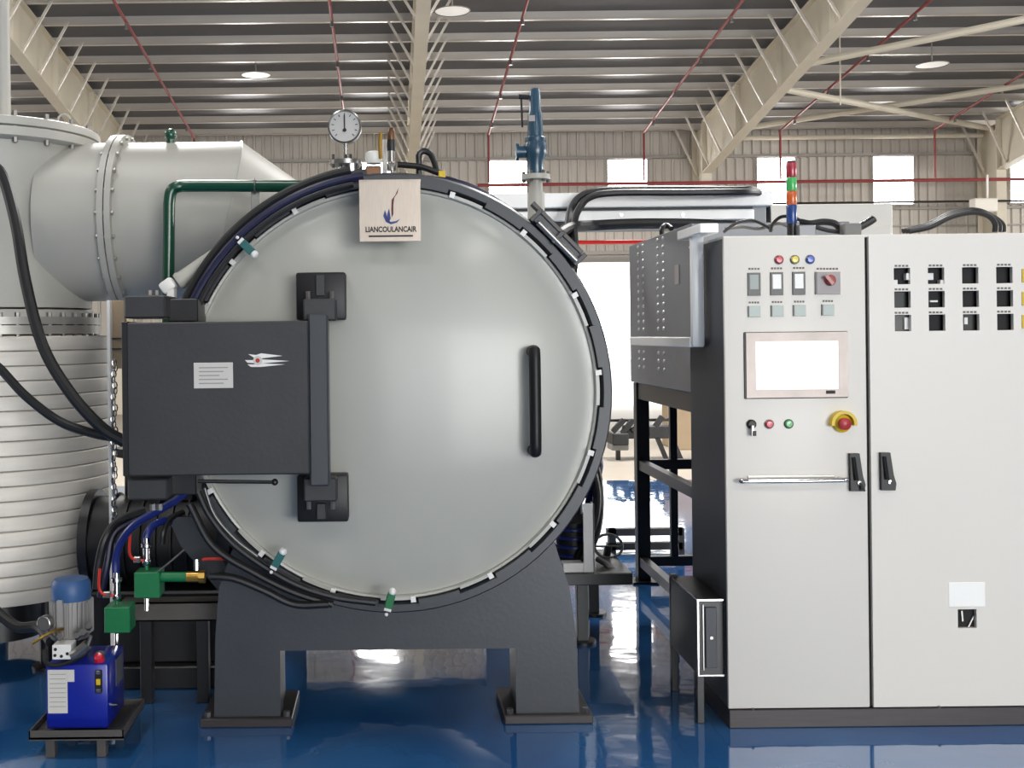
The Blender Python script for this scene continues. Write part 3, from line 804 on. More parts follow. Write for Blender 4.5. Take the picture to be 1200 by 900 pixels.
for k in range(40):
    a = math.radians(-150 + 9 * k)
    if math.sin(a) > 0.35: continue
    for nm, r, z0, z1 in (('bolt', tr(112), 2.455, 2.6), ('bolt', tr(113), 1.555, 1.675)):
        if nm and k % 2 and z0 > 2: continue
        mm = MB(); p = Vector((TX + r * math.cos(a), TY + r * math.sin(a), 0)); mm.cyl(p + Vector((0, 0, z0)), p + Vector((0, 0, z1)), 0.012, n=6); mm.build(nm, 'steel', tow)
# lifting eye on the lid
mm = MB(); c = Vector((TX + tr(92), TY - tr(40), 2.60)); mm.tube([c + Vector((0.03 * math.cos(t), 0, 0.03 * math.sin(t))) for t in [i * math.pi / 6 for i in range(12)]], 0.006, 6, 0, True); mm.build('lifting_eye', 'tower_grey', tow)
# lagging bands
zs_ = 1.565; zb_ = 0.345; NB = 18
for i in range(NB):
    za = zs_ - (zs_ - zb_) * i / NB; zc = zs_ - (zs_ - zb_) * (i + 1) / NB
    R_ = tr(131)
    tl([(R_ - 0.012, za), (R_ - 0.002, za - 0.003), (R_, za - 0.007), (R_ - 0.001, zc + 0.004), (R_ - 0.012, zc + 0.001)], 'lagging_band', 'cladding_silver', 72, 50)
tl([(tr(129), zs_), (tr(90), zs_)], 'lagging_top', 'cladding_silver')
tl([(tr(124), zb_ + 0.004), (tr(60), zb_ - 0.03), (0.001, zb_ - 0.03)], 'bottom_cone', 'black_steel')
tl([(tr(50), zb_), (tr(50), 0.1)], 'outlet', 'black_steel')
for a in (200, 260, 320, 30, 110):
    p = Vector((TX + tr(95) * math.cos(math.radians(a)), TY + tr(95) * math.sin(math.radians(a)), 0))
    mm = MB(); mm.cyl(p, p + Vector((0, 0, zb_)), 0.035, n=12); mm.cyl(p, p + Vector((0, 0, 0.015)), 0.07, n=16); mm.build('leg', 'black_steel', tow)
# white vent pipe on the lid
mm = MB(); p = at(4, 100, 5.0); mm.cyl((p.x, p.y, 2.57), (p.x, p.y, 5.4), S(8, 5.0), n=20)
tag(mm.build('vent_pipe', 'tower_grey'), 'pale grey vertical vent pipe rising from the tower lid', 'pipe')

# big duct from the tower to the back of the furnace
dz = tz(256, TD - 0.05)
du = thing('exhaust_duct', 'wide pale grey duct running from the tower to behind the furnace', 'duct', (at(150, 250, TD).x, TD, 0))
rD = tr(92)
xa, xb, xm = TX + tr(70), at(140, 256, TD).x, at(256, 256, TD).x
mm = MB(); mm.lathe([(rD, 0), (rD, xb - xa)], (xa, TD, dz), (1, 0, 0), 64); mm.build('duct_stub', 'tower_grey', du, angle=60)
for dx in (0, 0.034):
    mm = MB(); mm.lathe([(rD, 0), (rD + tr(9), 0), (rD + tr(9), 0.028), (rD, 0.028)], (xb + dx, TD, dz), (1, 0, 0), 64); mm.build('flange', 'tower_grey', du)
for k in range(24):
    a = math.radians(15 * k)
    p = Vector((0, TD + (rD + tr(5)) * math.cos(a), dz + (rD + tr(5)) * math.sin(a)))
    if math.cos(a) > 0.4: continue
    mm = MB(); mm.cyl(p + Vector((xb - 0.01, 0, 0)), p + Vector((xb + 0.075, 0, 0)), 0.011, n=6); mm.build('bolt', 'flange_steel', du)
# mitred elbow in three gores turning down and back
pth = [Vector((xb + 0.06, TD, dz)), Vector((xm, TD, dz)), Vector((xm + 0.42, TD + 0.28, dz - 0.28)), Vector((xm + 0.75, TD + 0.8, dz - 0.75))]
dirs = [(pth[i + 1] - pth[i]).normalized() for i in range(3)]
NS = 56
def ringat(p, nrm, d):
    e1 = d.cross(Vector((0, 0, 1))).normalized(); e2 = d.cross(e1)
    out = []
    for k in range(NS):
        a = 2 * math.pi * k / NS; w = (e1 * math.cos(a) + e2 * math.sin(a)) * rD
        t = -w.dot(nrm) / d.dot(nrm); out.append(p + w + d * t)
    return out
for i in range(3):
    n0 = dirs[0] if i == 0 else (dirs[i - 1] + dirs[i]).normalized()
    n1 = dirs[i] if i == 2 else (dirs[i] + dirs[i + 1]).normalized()
    A, B = ringat(pth[i], n0, dirs[i]), ringat(pth[i + 1], n1, dirs[i])
    mm = MB(); mm._add(A + B, [(k, (k + 1) % NS, NS + (k + 1) % NS, NS + k) for k in range(NS)]); mm.build('duct_gore', 'tower_grey', du, angle=60)
    if i < 2:
        mm = MB(); mm.tube([p for p in ringat(pth[i + 1], n1, dirs[i])], 0.006, 6, 0, True); mm.build('weld_seam', 'tower_grey', du)
mm = MB(); mm.box(xm - 0.08, xm + 0.08, TD - 0.02, TD + 0.14, 0, dz - rD + 0.02); mm.build('support_post', 'black_steel', du)

# green gas pipe
gp = thing('gas_pipe', 'dark green bent pipe in front of the wide duct', 'pipe', at(199, 330, 4.75))
mm = MB(); r_ = S(7, 4.75)
mm.tube([at(400, 219, 4.6), at(372, 218.5, 4.65), at(300, 218, 4.7), at(225, 218, 4.75), at(208, 219, 4.75), at(201, 224, 4.75), at(198.5, 236, 4.75), at(198, 260, 4.75), at(197, 380, 4.75)], r_, 16, 5)
mm.build('pipe_run', 'pipe_green', gp)
mm = MB(); mm.pbox(294, 224, 305, 262, 4.72, 4.74, 0.003); mm.build('hanger_plate', 'tower_grey', gp)
mm = MB(); mm.tube([at(299 + S(0, 1), 218, 4.7) + Vector((0.0, (r_ + 0.004) * math.cos(t), (r_ + 0.004) * math.sin(t))) for t in [i * math.pi / 5 for i in range(10)]], 0.004, 6, 0, True); mm.build('pipe_clip', 'steel', gp)
# small valve bits above the duct
pv = at(200, 158, 5.2)
mm = MB(); mm.cyl((pv.x, pv.y, dz + rD - 0.02), (pv.x, pv.y, pv.z + 0.0), 0.02, n=10); mm.sphere((pv.x, pv.y, pv.z), 0.03)
tag(mm.build('vent_valve', 'pipe_green'), 'small dark green vent valve on top of the duct', 'valve')

# black hoses hanging across the tower
def hose2(pts, r, m_, label, **k): return hose(pts, r, m_, label, **k)
hose2([at(-18, 190, 4.55), at(2, 205, 4.55), at(18, 260, 4.5), at(30, 330, 4.48), at(50, 405, 4.45), at(82, 460, 4.42), at(118, 500, 4.4), at(146, 518, 4.4)], S(7, 4.45), 'black_rubber', 'thick black hose hanging down across the tower front', group='hoses across the tower')
hose2([at(-20, 418, 4.5), at(0, 432, 4.5), at(30, 464, 4.47), at(70, 494, 4.45), at(110, 508, 4.42), at(146, 514, 4.4)], S(5.5, 4.45), 'black_rubber', 'thinner black hose sagging across the silver lagging', group='hoses across the tower')

# steel cable chain between tower and hinge
ch = thing('cable_chain', 'hanging bright steel chain between the tower and the hinge housing', 'chain', at(134, 640, 4.45))
for i in range(30):
    c = at(134 + 1.5 * math.sin(i * 1.7), 425 + i * 6.6, 4.45)
    pts = []
    for k in range(8):
        a = 2 * math.pi * k / 8; e = Vector((math.cos(a) * 0.009, 0, math.sin(a) * 0.015))
        if i % 2: e = Vector((e.x * 0.5, e.x * 0.9, e.z))
        pts.append(c + e)
    mm = MB(); mm.tube(pts, 0.003, 5, 0, True); mm.build('link', 'chrome', ch)
# pale upright between tower and hinge
mm = MB(); mm.pbox(127.5, 352, 146, 432, 4.64, 4.68, 0.003); up_ = thing('pipe_stand', 'narrow pale upright seen between tower and hinge housing', 'upright', at(136, 900, 4.64) * 1.0)
up_.location.z = 0; ORI[up_.name] = Vector((up_.location.x, up_.location.y, 0))
mm.build('panel', 'cardboard', up_)
c = at(129, 400, 4.62)
mm = MB(); mm.box(c.x - 0.008, c.x + 0.006, 4.6, 4.64, 0.0, at(129, 352, 4.62).z, 0.002); mm.build('post', 'white_paint', up_)
for yy in (396, 408):
    mm = MB(); mm.pbox(129, yy, 146, yy + 1.6, 4.625, 4.64); mm.build('dark_band', 'black_steel', up_)

# hydraulic power pack
HD = 3.98
hp = thing('hydraulic_pack', 'blue hydraulic power pack with upright silver motor in front of the tower', 'power pack', at(92, 860, HD))
hp.location.z = 0; ORI[hp.name] = Vector((hp.location.x, hp.location.y, 0))
tx0, tx1 = at(54, 800, HD).x, at(126, 800, HD).x
zt0, zt1 = 0.095, at(90, 779, HD).z
mm = MB(); mm.box(tx0, tx1, HD, HD + 0.25, zt0, zt1, 0.006, None, 2); tank = mm.build('tank', 'tank_blue', hp)
# tray with legs
mm = MB(); mm.box(tx0 - 0.05, tx1 + 0.07, HD - 0.05, HD + 0.29, zt0 - 0.02, zt0 - 0.012)
mm.box(tx0 - 0.05, tx1 + 0.07, HD - 0.05, HD - 0.045, zt0 - 0.025, zt0 + 0.012); mm.box(tx0 - 0.05, tx1 + 0.07, HD + 0.285, HD + 0.29, zt0 - 0.02, zt0 + 0.012)
mm.box(tx0 - 0.05, tx0 - 0.045, HD - 0.05, HD + 0.29, zt0 - 0.02, zt0 + 0.012); mm.box(tx1 + 0.065, tx1 + 0.07, HD - 0.05, HD + 0.29, zt0 - 0.02, zt0 + 0.012)
mm.build('drip_tray', 'tray_grey', hp)
for x in (tx0 + 0.005, tx1 - 0.035):
    for y in (HD - 0.03, HD + 0.23):
        mm = MB(); mm.box(x, x + 0.034, y, y + 0.034, 0, zt0 - 0.02, 0.002); mm.build('leg', 'tray_grey', hp)
# stickers, sight glass
def pp(x0, y0, x1, y1, name, m_, par=tank, th=0.002, bev=0):
    mm = MB(); mm.pbox(x0, y0, x1, y1, HD - th, HD + 0.0005, bev); return mm.build(name, m_, par)
pp(56, 785, 79, 836, 'paper_notice', 'paper')
pp(79, 785, 87, 799, 'paper_notice', 'paper')
for i in range(8): pp(58, 790 + 5.4 * i, 77, 790.7 + 5.4 * i, 'print_line', 'paper_line', tank, 0.003)
pp(111, 786, 119, 813, 'sight_glass', 'black_rubber', tank, 0.014, 0.003)
pp(112.5, 796, 117.5, 803, 'sight_window', 'estop_yellow', tank, 0.017, 0.001)
for y in (788.5, 810): pp(112.5, y - 2, 117.5, y + 2, 'sight_nut', 'steel', tank, 0.018, 0.001)
mm = MB(); c = at(116, 772, HD + 0.03); mm.lathe([(S(6, HD), -0.02), (S(6.4, HD), 0.0), (S(4.5, HD), 0.02), (0.001, 0.022)], c, (0, -0.7, 0.7), 18); mm.build('filler_cap', 'red_lens', hp)
mm = MB(); c2 = Vector((c.x, HD + 0.05, zt1)); mm.cyl(c2, c2 + Vector((0, -0.01, 0.03)), 0.018, n=14); mm.build('filler_neck', 'steel', hp)
mm = MB(); mm.tube([at(128, 826, HD + 0.06), at(138, 826, HD + 0.06)], 0.007, 8, 0); mm.build('drain_plug', 'chrome', hp)
mm = MB(); mm.box(tx1 + 0.0005, tx1 + 0.002, HD + 0.12, HD + 0.22, zt0 + 0.12, zt1 - 0.02); mm.build('side_label', 'perforated_grey', tank)
# manifold block and valve stack on the tank
mm = MB(); mm.pbox(61, 756, 83, 773, HD - 0.01, HD + 0.06, 0.002); vb = mm.build('valve_block', 'module_white', hp)
for x, y in ((64.5, 768), (79, 766), (72, 769), (65, 761)):
    mm = MB(); p = at(x, y, HD - 0.01); mm.cyl(p, p + Vector((0, -0.003, 0)), 0.006, n=10); mm.build('port', 'ink_black', vb)
mm = MB(); mm.tube([at(84, 768, HD), at(92, 764, HD), at(103, 755, HD)], 0.02, 10, 4); mm.build('solenoid', 'steel', hp)
mm = MB(); mm.tube([at(103, 756, HD), at(107, 745, HD)], 0.007, 8, 0); mm.build('solenoid_lead', 'steel', hp)
mc = at(84, 740, HD + 0.14)
def mz(y): return EYE - (y - PYC) * (HD + 0.14 - 0.05) / F
mm = MB(); mm.lathe([(0.06, zt1), (0.06, zt1 + 0.03), (0.05, mz(757)), (0.066, mz(752)), (0.066, mz(744))], (mc.x, mc.y, 0), Z, 28, True); mm.build('bell_housing', 'cast_dark', hp)
rM = S(22.5, HD + 0.14)
mm = MB(); mm.lathe([(rM * 0.9, mz(746)), (rM * 0.93, mz(742)), (rM * 0.93, mz(702)), (rM * 0.9, mz(698))], (mc.x, mc.y, 0), Z, 36, True); mot = mm.build('motor', 'motor_silver', hp)
for k in range(26):
    a = 2 * math.pi * k / 26; e = Vector((math.cos(a), math.sin(a), 0))
    mm = MB(); pb = Vector((mc.x, mc.y, 0)) + e * rM * 0.97
    mm.cbox(Vector((pb.x, pb.y, (mz(740) + mz(702)) / 2)), (0.022, 0.0045, mz(702) - mz(740)), 0, Matrix.Rotation(a, 3, 'Z')); mm.build('cooling_fin', 'motor_silver', mot)
mm = MB(); mm.pbox(66, 704, 73, 738, HD + 0.14 - rM * 1.12, HD + 0.1, 0.002); mm.build('terminal_box', 'motor_silver', mot)
mm = MB(); mm.lathe([(rM * 0.98, mz(701)), (rM * 1.02, mz(694)), (rM * 1.0, mz(682)), (rM * 0.85, mz(677)), (0.001, mz(675))], (mc.x, mc.y, 0), Z, 36); mm.build('fan_cowl', 'motor_blue', hp)
# gauge on the pack
gc = at(53, 730, HD + 0.04)
mm = MB(); mm.lathe([(S(9, HD), 0.015), (S(9, HD), -0.012), (S(8, HD), -0.014), (S(7.8, HD), -0.01)], gc, (0.25, 1, 0), 24); ga = mm.build('gauge', 'steel', hp)
mm = MB(); mm.lathe([(S(8, HD), -0.0095), (0.0005, -0.0095)], gc, (0.25, 1, 0), 24); mm.build('gauge_dial', 'module_grey', ga)
mm = MB(); mm.tube([gc + Vector((0, 0, -0.02)), gc + Vector((0.02, 0.02, -0.06)), at(72, 752, HD + 0.1)], 0.008, 8, 3); mm.build('gauge_pipe', 'steel', hp)
mm = MB(); mm.tube([at(38, 754, HD - 0.02), at(58, 742, HD), at(74, 737, HD + 0.05)], 0.006, 8, 3); mm.build('brass_lever', 'brass', hp)
mm = MB(); mm.tube([at(52, 762, HD + 0.03), at(56, 778, HD + 0.0), at(75, 778, HD - 0.005), at(100, 765, HD), at(108, 745, HD + 0.04)], 0.009, 8, 5); mm.build('pressure_hose', 'black_rubber', hp)
for x, y, rr in ((70, 748, 0.012), (90, 747, 0.012), (97, 743, 0.014), (104, 736, 0.012)):
    mm = MB(); p = at(x, y, HD + 0.02); mm.cyl(p, p + Vector((0.004, -0.015, 0.012)), rr, n=6); mm.build('fitting', 'steel', hp)
# dark hose on the floor left of the pack
hose([at(-20, 700, 4.4), at(0, 720, 4.35), at(22, 735, 4.3), at(46, 735, 4.25), at(60, 752, 4.1)], 0.022, 'black_rubber', 'dark hose sagging under the tower behind the hydraulic pack', group='hoses across the tower')

# grey channel between pack and saddle, carrying the green valves
cb = thing('support_channel', 'grey steel channel beside the saddle carrying the green valves', 'channel', at(205, 900, 4.6))
cb.location.z = 0; ORI[cb.name] = Vector((cb.location.x, cb.location.y, 0))
c0, c1 = at(140, 718, 4.5), at(262, 716, 4.5)
zc = (c0.z + c1.z) / 2
mm = MB(); mm.box(c0.x, c1.x, 4.5, 4.506, zc - 0.04, zc + 0.04); mm.box(c0.x, c1.x, 4.5, 4.6, zc + 0.034, zc + 0.04); mm.box(c0.x, c1.x, 4.5, 4.6, zc - 0.04, zc - 0.034); mm.build('channel', 'tray_grey', cb)
for x in (c0.x + 0.08, c1.x - 0.12):
    mm = MB(); mm.box(x, x + 0.05, 4.52, 4.57, 0, zc - 0.03, 0.002); mm.build('leg', 'black_steel', cb)

def green_valve(x, y, w, label, d, side):
    t = thing('actuated_valve', label, 'valve', at(x, y + w / 2, d), 'green actuated valves')
    mm = MB(); mm.pbox(x - w / 2, y - w / 2, x + w / 2, y + w / 2, d, d + 0.1, 0.003); mm.build('actuator', 'valve_green', t)
    p = at(x, y - w / 2, d + 0.05)
    mm = MB(); mm.cyl(p, p + Vector((0, 0, S(12, d))), 0.008, n=10); mm.build('stem', 'valve_green', t)
    b = p + Vector((0, 0, S(9, d)))
    mm = MB(); mm.lathe([(0.014, 0), (0.018, 0.006), (0.018, 0.02), (0.014, 0.024), (0.015, 0.07), (0.022, 0.075), (0.022, 0.088), (0.012, 0.09), (0.012, 0.11)], b, Z, 16, True); mm.build('ball_valve', 'chrome', t)
    if side:
        mm = MB(); mm.tube([b + Vector((-0.01, -0.01, 0.02)), b + Vector((-0.05, -0.02, 0.03)), b + Vector((-0.065, -0.02, 0.06)), b + Vector((-0.06, -0.02, 0.13))], 0.006, 8, 4); mm.build('lever', 'red_lever', t)
        mm = MB(); mm.cbox(b + Vector((-0.035, -0.012, 0.025)), (0.03, 0.02, 0.025), 0.003); mm.build('lever_hub', 'steel', t)
    mm = MB(); p2 = at(x, y + w / 2, d + 0.05); mm.cyl(p2, p2 - Vector((0, 0, 0.05)), 0.01, n=10); mm.build('drain_stub', 'chrome', t)
    return t
gv = green_valve(172, 686, 30, 'green valve block higher and nearer the saddle', 4.3, True)
mm = MB(); a, b = at(187, 676, 4.34), at(219, 676, 4.34); mm.cyl(a, b, 0.02, n=14); mm.build('pipe_branch', 'valve_green', gv)
mm = MB(); mm.cyl(b, b + Vector((0.06, 0, 0)), 0.022, n=14); mm.cyl(b + Vector((0.05, 0, 0)), b + Vector((0.075, 0, 0)), 0.027, n=8); mm.build('union', 'brass', gv)
mm = MB(); mm.tube([at(237, 656, 4.3), at(244, 655, 4.3), at(265, 655, 4.3)], 0.006, 8, 3); mm.build('union_lever', 'red_lever', gv)
mm = MB(); p = at(230, 668, 4.34); mm.cyl(p, p + Vector((0, 0, 0.045)), 0.012, n=8); mm.build('union_stem', 'chrome', gv)
green_valve(137, 727, 30, 'green valve block lower and beside the hydraulic pack', 4.2, True)
hose([at(171, 640, 4.36), at(172, 628, 4.36), at(178, 617, 4.38), at(190, 611, 4.42), at(205, 612, 4.5)], S(4.5, 4.4), 'blue_hose', 'short blue hose curving up from the higher green valve', group='blue hoses')
hose([at(136, 676, 4.26), at(136, 655, 4.26), at(142, 635, 4.24), at(158, 615, 4.2), at(186, 598, 4.15), at(212, 582, 4.1), at(224, 568, 4.08)], S(4.6, 4.2), 'blue_hose', 'long blue hose rising from the lower green valve to the hinge', group='blue hoses')
hose([at(113, 690, 4.3), at(116, 660, 4.3), at(124, 630, 4.3), at(140, 610, 4.35), at(170, 598, 4.4)], S(5, 4.3), 'black_rubber', 'dark hose rising beside the silver lagging', group='dark hoses by the green valves')
hose([at(118, 700, 4.34), at(126, 660, 4.34), at(134, 625, 4.36), at(160, 608, 4.4)], S(4.5, 4.3), 'navy_rubber', 'second dark hose just inside the one by the lagging', group='dark hoses by the green valves')
hose([at(190, 637, 4.4), at(192, 622, 4.4), at(200, 608, 4.45), at(215, 600, 4.5)], S(3.5, 4.4), 'black_rubber', 'short black hose behind the higher green valve', group='dark hoses by the green valves')
hose([at(185, 670, 4.3), at(200, 658, 4.3), at(216, 644, 4.3)], 0.004, 'zinc_wire', 'thin bright wire slanting above the higher green valve', group='dark hoses by the green valves', name='wire', cat='wire')
# dark wing plate from the ring down to the saddle at the lower left, with the swing gear
mm = MB()
def w_(x, y): p = at(x, y, 4.46); return (p.x, p.z)
mm.prism([w_(196, 606), w_(230, 606), w_(262, 660), w_(300, 690), w_(262, 700), w_(236, 668), w_(212, 640)], 4.46, 4.5); mm.build('wing_plate', 'anthracite', fur)

# dark vacuum pump set behind the valves, lower left
vp = thing('vacuum_pump', 'black vacuum pump set in the shade behind the green valves', 'pump', (at(190, 640, 5.3).x, 5.0, 0))
a = at(142, 650, 4.95)
mm = MB(); mm.cyl((a.x - 0.1, 4.95, 0.62), (at(262, 650, 4.95).x, 4.95, 0.62), 0.2, n=32); mm.build('pump_body', 'machine_dark', vp)
mm = MB(); mm.cyl((a.x - 0.14, 4.95, 0.62), (a.x - 0.1, 4.95, 0.62), 0.23, n=32); mm.build('end_cover', 'black_steel', vp)
mm = MB(); mm.box(a.x - 0.1, a.x + 0.5, 4.75, 5.15, 0.1, 0.42, 0.01); mm.build('oil_box', 'machine_dark', vp)
mm = MB(); mm.box(a.x - 0.15, a.x + 0.55, 4.7, 5.2, 0.0, 0.1, 0.006); mm.build('base_frame', 'black_steel', vp)
mm = MB(); mm.cyl((a.x + 0.1, 5.0, 0.8), (a.x + 0.1, 5.0, 1.2), 0.09, n=20); mm.cyl((a.x + 0.1, 5.0, 1.0), (a.x + 0.1, 5.0, 1.04), 0.13, n=20); mm.build('inlet_pipe', 'black_steel', vp)
mm = MB(); mm.box(a.x + 0.2, a.x + 0.36, 4.86, 5.2, 0.8, 1.35, 0.01); mm.build('filter_housing', 'machine_dark', vp)
for i in range(6):
    mm = MB(); mm.lathe([(0.2, 0), (0.215, 0.004), (0.215, 0.014), (0.2, 0.018)], (a.x - 0.02 + 0.07 * i, 4.95, 0.62), (1, 0, 0), 32); mm.build('cooling_rib', 'machine_dark', vp)

# ================================================================== CONTROL CABINET
CD = 4.17
xL, xG0, xG1 = at(851, 560, CD).x, at(1016.5, 560, CD).x, at(1021, 560, CD).x
xR = at(1300, 560, CD).x
zTop = at(930, 277, CD).z; zBot = 0.075
cbn = thing('control_cabinet', 'tall white control cabinet with touch screen and dark side panel', 'cabinet', ((xL + xR) / 2, CD + 0.24, 0))
mm = MB(); mm.box(xL, xL + 0.018, CD + 0.012, CD + 0.48, zBot, zTop - 0.005, 0.002); mm.build('side_panel', 'cabinet_side', cbn)
mm = MB(); mm.box(xR - 0.018, xR, CD + 0.012, CD + 0.48, zBot, zTop - 0.005); mm.build('side_panel', 'cabinet_side', cbn)
mm = MB(); mm.box(xL + 0.018, xR - 0.018, CD + 0.46, CD + 0.48, zBot, zTop - 0.005); mm.build('back_panel', 'cavity_black', cbn)
mm = MB(); mm.box(xL, xR, CD + 0.005, CD + 0.48, zTop - 0.005, zTop + 0.004); mm.build('top_panel', 'cabinet_white', cbn)
mm = MB(); mm.box(xL - 0.0, xR, CD - 0.006, CD + 0.48, 0.0, zBot - 0.004, 0.003); mm.build('plinth', 'plinth_grey', cbn)
for k in range(2):
    p = at(882 if k == 0 else 1100, 832, CD); mm = MB(); mm.cyl((p.x, CD - 0.004, zBot - 0.004), (p.x, CD - 0.004, zBot + 0.004), 0.006, n=8); mm.build('plinth_bolt', 'steel', cbn)
mm = MB(); mm.box(xG0 - 0.004, xG1 + 0.004, CD + 0.02, CD + 0.03, zBot, zTop - 0.006); mm.build('gap_seal', 'rubber_gap', cbn)
mm = MB(); mm.box(xL + 0.03, xR - 0.03, CD + 0.12, CD + 0.13, zBot + 0.05, zTop - 0.05); mm.build('mounting_plate', 'cavity_black', cbn)
# left door
d1 = MB(); d1.box(xL, xG0, CD, CD + 0.018, zBot, zTop, 0.003, None, 2); d1 = d1.build('cabinet_door', 'cabinet_white', cbn)
# right door with the cut-outs for the drives
holes = []; cents = []
for i, x in enumerate((1057, 1097, 1137, 1177)):
    for k, y in enumerate((323.5, 351, 378.5)):
        c = at(x + k * 0.6, y - i * 0.4, CD); s_ = S(9.6, CD); holes.append((c.x - s_, c.x + s_, c.z - s_, c.z + s_)); cents.append((i, k, c))
c = at(1133.5, 725, CD); lock_hole = (c.x - S(11, CD), c.x + S(11, CD), c.z - S(11, CD), c.z + S(11, CD))
d2 = MB(); d2.plate(xG1, xR, zBot, zTop, CD, CD + 0.018, holes + [lock_hole]); d2 = d2.build('cabinet_door', 'cabinet_white', cbn)
for i, k, c in cents:                      # device behind every cut-out
    dk = {(0, 0): 'cavity_black', (0, 2): 'module_grey', (0, 1): 'machine_dark', (2, 2): 'machine_dark'}.get((i, k), 'cavity_black')
    mm = MB(); mm.box(c.x - 0.034, c.x + 0.034, CD + 0.03, CD + 0.1, c.z - 0.034, c.z + 0.034, 0.003); mm.build('instrument_case', dk, d2)
for x0, y0, x1, y1 in ((1047, 328, 1052, 334), (1062, 320, 1066, 328), (1087, 320, 1094, 328), (1102, 328, 1107, 334)):
    mm = MB(); mm.pbox(x0, y0, x1, y1, CD + 0.006, CD + 0.03, 0.001); mm.build('mounting_clip', 'module_white', d2)
for x0, y0, x1, y1 in ((1060, 372, 1065, 386), (1090, 352, 1099, 354), (1130, 372, 1134, 380)):
    mm = MB(); mm.pbox(x0, y0, x1, y1, CD + 0.02, CD + 0.03); mm.build('wire', 'module_white', d2)
mm = MB(); mm.box(lock_hole[0] - 0.004, lock_hole[1] + 0.004, CD + 0.02, CD + 0.06, lock_hole[2] - 0.004, lock_hole[3] + 0.004); mm.build('switch_body', 'cavity_black', d2)
mm = MB(); mm.bar(at(1127, 716, CD + 0.015), at(1128, 728, CD + 0.015), 0.006, 0.004, (0, 1, 0)); mm.build('switch_wire', 'steel', d2)
mm = MB(); mm.bar(at(1134, 736, CD + 0.015), at(1143, 718, CD + 0.015), 0.005, 0.004, (0, 1, 0)); mm.build('switch_wire', 'steel', d2)
mm = MB(); mm.pbox(1112, 682.5, 1154.5, 711, CD - 0.002, CD + 0.001, 0.001); mm.build('name_sticker', 'sticker_white', d2)
def caption(x, y, w, par, n=4):
    for j in range(n):
        mm = MB(); mm.pbox(x - w / 2 + w / n * j, y - 1.1, x - w / 2 + w / n * (j + 0.72), y + 1.1, CD - 0.0006, CD + 0.0004); mm.build('caption_glyph', 'caption_ink', par)
for x in (1057, 1097, 1137, 1177):
    for y in (311.5, 339, 366.5): caption(x, y - (x - 1057) * 0.011, 17, d2)
# yellow lamps in the next column
for y in (323, 350, 377):
    mm = MB(); mm.pbox(1198, y - 8, 1214, y + 8, CD - 0.004, CD + 0.001, 0.001); mm.build('yellow_lamp', 'estop_yellow', d2)

# controls on the left door
def knob(x, y, r, m_, name, th=0.012, d=CD, ring=None):
    c = at(x, y, d)
    if ring:
        mm = MB(); mm.lathe([(S(r * 1.25, d), 0), (S(r * 1.25, d), -0.004), (S(r, d), -0.006)], c, (0, 1, 0), 20); mm.build('bezel_ring', ring, d1)
    mm = MB(); mm.lathe([(S(r, d), 0), (S(r, d), -th * 0.6), (S(r * 0.75, d), -th), (0.0005, -th * 1.1)], c, (0, 1, 0), 20); return mm.build(name, m_, d1)
for x, m_ in ((912.5, 'red_lens'), (931, 'yellow_lens'), (949, 'blue_lens')):
    knob(x, 304.5 - (x - 912) * 0.011, 4.4, m_, 'pilot_lamp', 0.01, ring='steel')
for x, pm in ((884, 'switch_grey'), (910.5, 'sticker_white'), (936.5, 'sticker_white')):
    y = 333 - (x - 884) * 0.02
    caption(x, y - 18, 14, d1)
    mm = MB(); mm.pbox(x - 7.5, y - 13.5, x + 7.5, y + 13.5, CD - 0.006, CD + 0.001, 0.001); mm.build('meter_frame', 'switch_dark', d1)
    mm = MB(); mm.pbox(x - 5, y - 11, x + 5, y + 6, CD - 0.007, CD - 0.005); mm.build('meter_face', pm, d1)
caption(970, 315, 26, d1, 7)
mm = MB(); mm.pbox(956.5, 318.5, 985, 345, CD - 0.005, CD + 0.001, 0.001); mm.build('rotary_plate', 'rotary_plate', d1)
mm = MB(); mm.pbox(955.5, 318.5, 957.5, 345, CD - 0.006, CD + 0.001); mm.build('plate_edge', 'switch_dark', d1)
knob(972, 328.5, 6.5, 'rotary_red', 'rotary_knob', 0.02)
mm = MB(); mm.bar(at(968, 323, CD - 0.024), at(976, 333, CD - 0.024), S(4, CD), 0.01, (0, 1, 0)); mm.build('knob_grip', 'rotary_red', d1)
for x in (884, 911, 937, 970.5):
    y = 365 - (x - 884) * 0.02
    caption(x, y - 10.5, 13, d1)
    mm = MB(); mm.pbox(x - 7.5, y - 6.5, x + 7.5, y + 6.5, CD - 0.004, CD + 0.001, 0.001); mm.build('push_lamp', 'indicator_green', d1)
    mm = MB(); mm.pbox(x - 7.5, y - 6.5, x - 5.8, y + 6.5, CD - 0.005, CD + 0.001); mm.build('lamp_edge', 'switch_dark', d1)
# touch panel
mm = MB(); mm.pbox(872, 388.5, 994, 467, CD - 0.006, CD + 0.001, 0.003); mm.build('touch_panel_edge', 'bezel_edge', d1)
c0, c1 = at(873.5, 427.5, CD), at(992.5, 427.5, CD)
hz = S(38, CD)
s0, s1 = at(884.5, 400, CD), at(982, 456.5, CD)
zm = (c0.z + c1.z) / 2
mm = MB(); mm.plate(c0.x, c1.x, zm - hz, zm + hz, CD - 0.012, CD - 0.005, [(s0.x, s1.x, zm - S(28.5, CD), zm + S(27.5, CD))]); mm.build('touch_panel_frame', 'bezel', d1)
mm = MB(); mm.box(s0.x, s1.x, CD - 0.008, CD - 0.005, zm - S(28.5, CD), zm + S(27.5, CD)); mm.build('screen', 'screen_lit', d1)
mm = MB(); mm.pbox(968, 457.5, 979, 461.5, CD - 0.0125, CD - 0.011); mm.build('maker_mark', 'ink_black', d1)
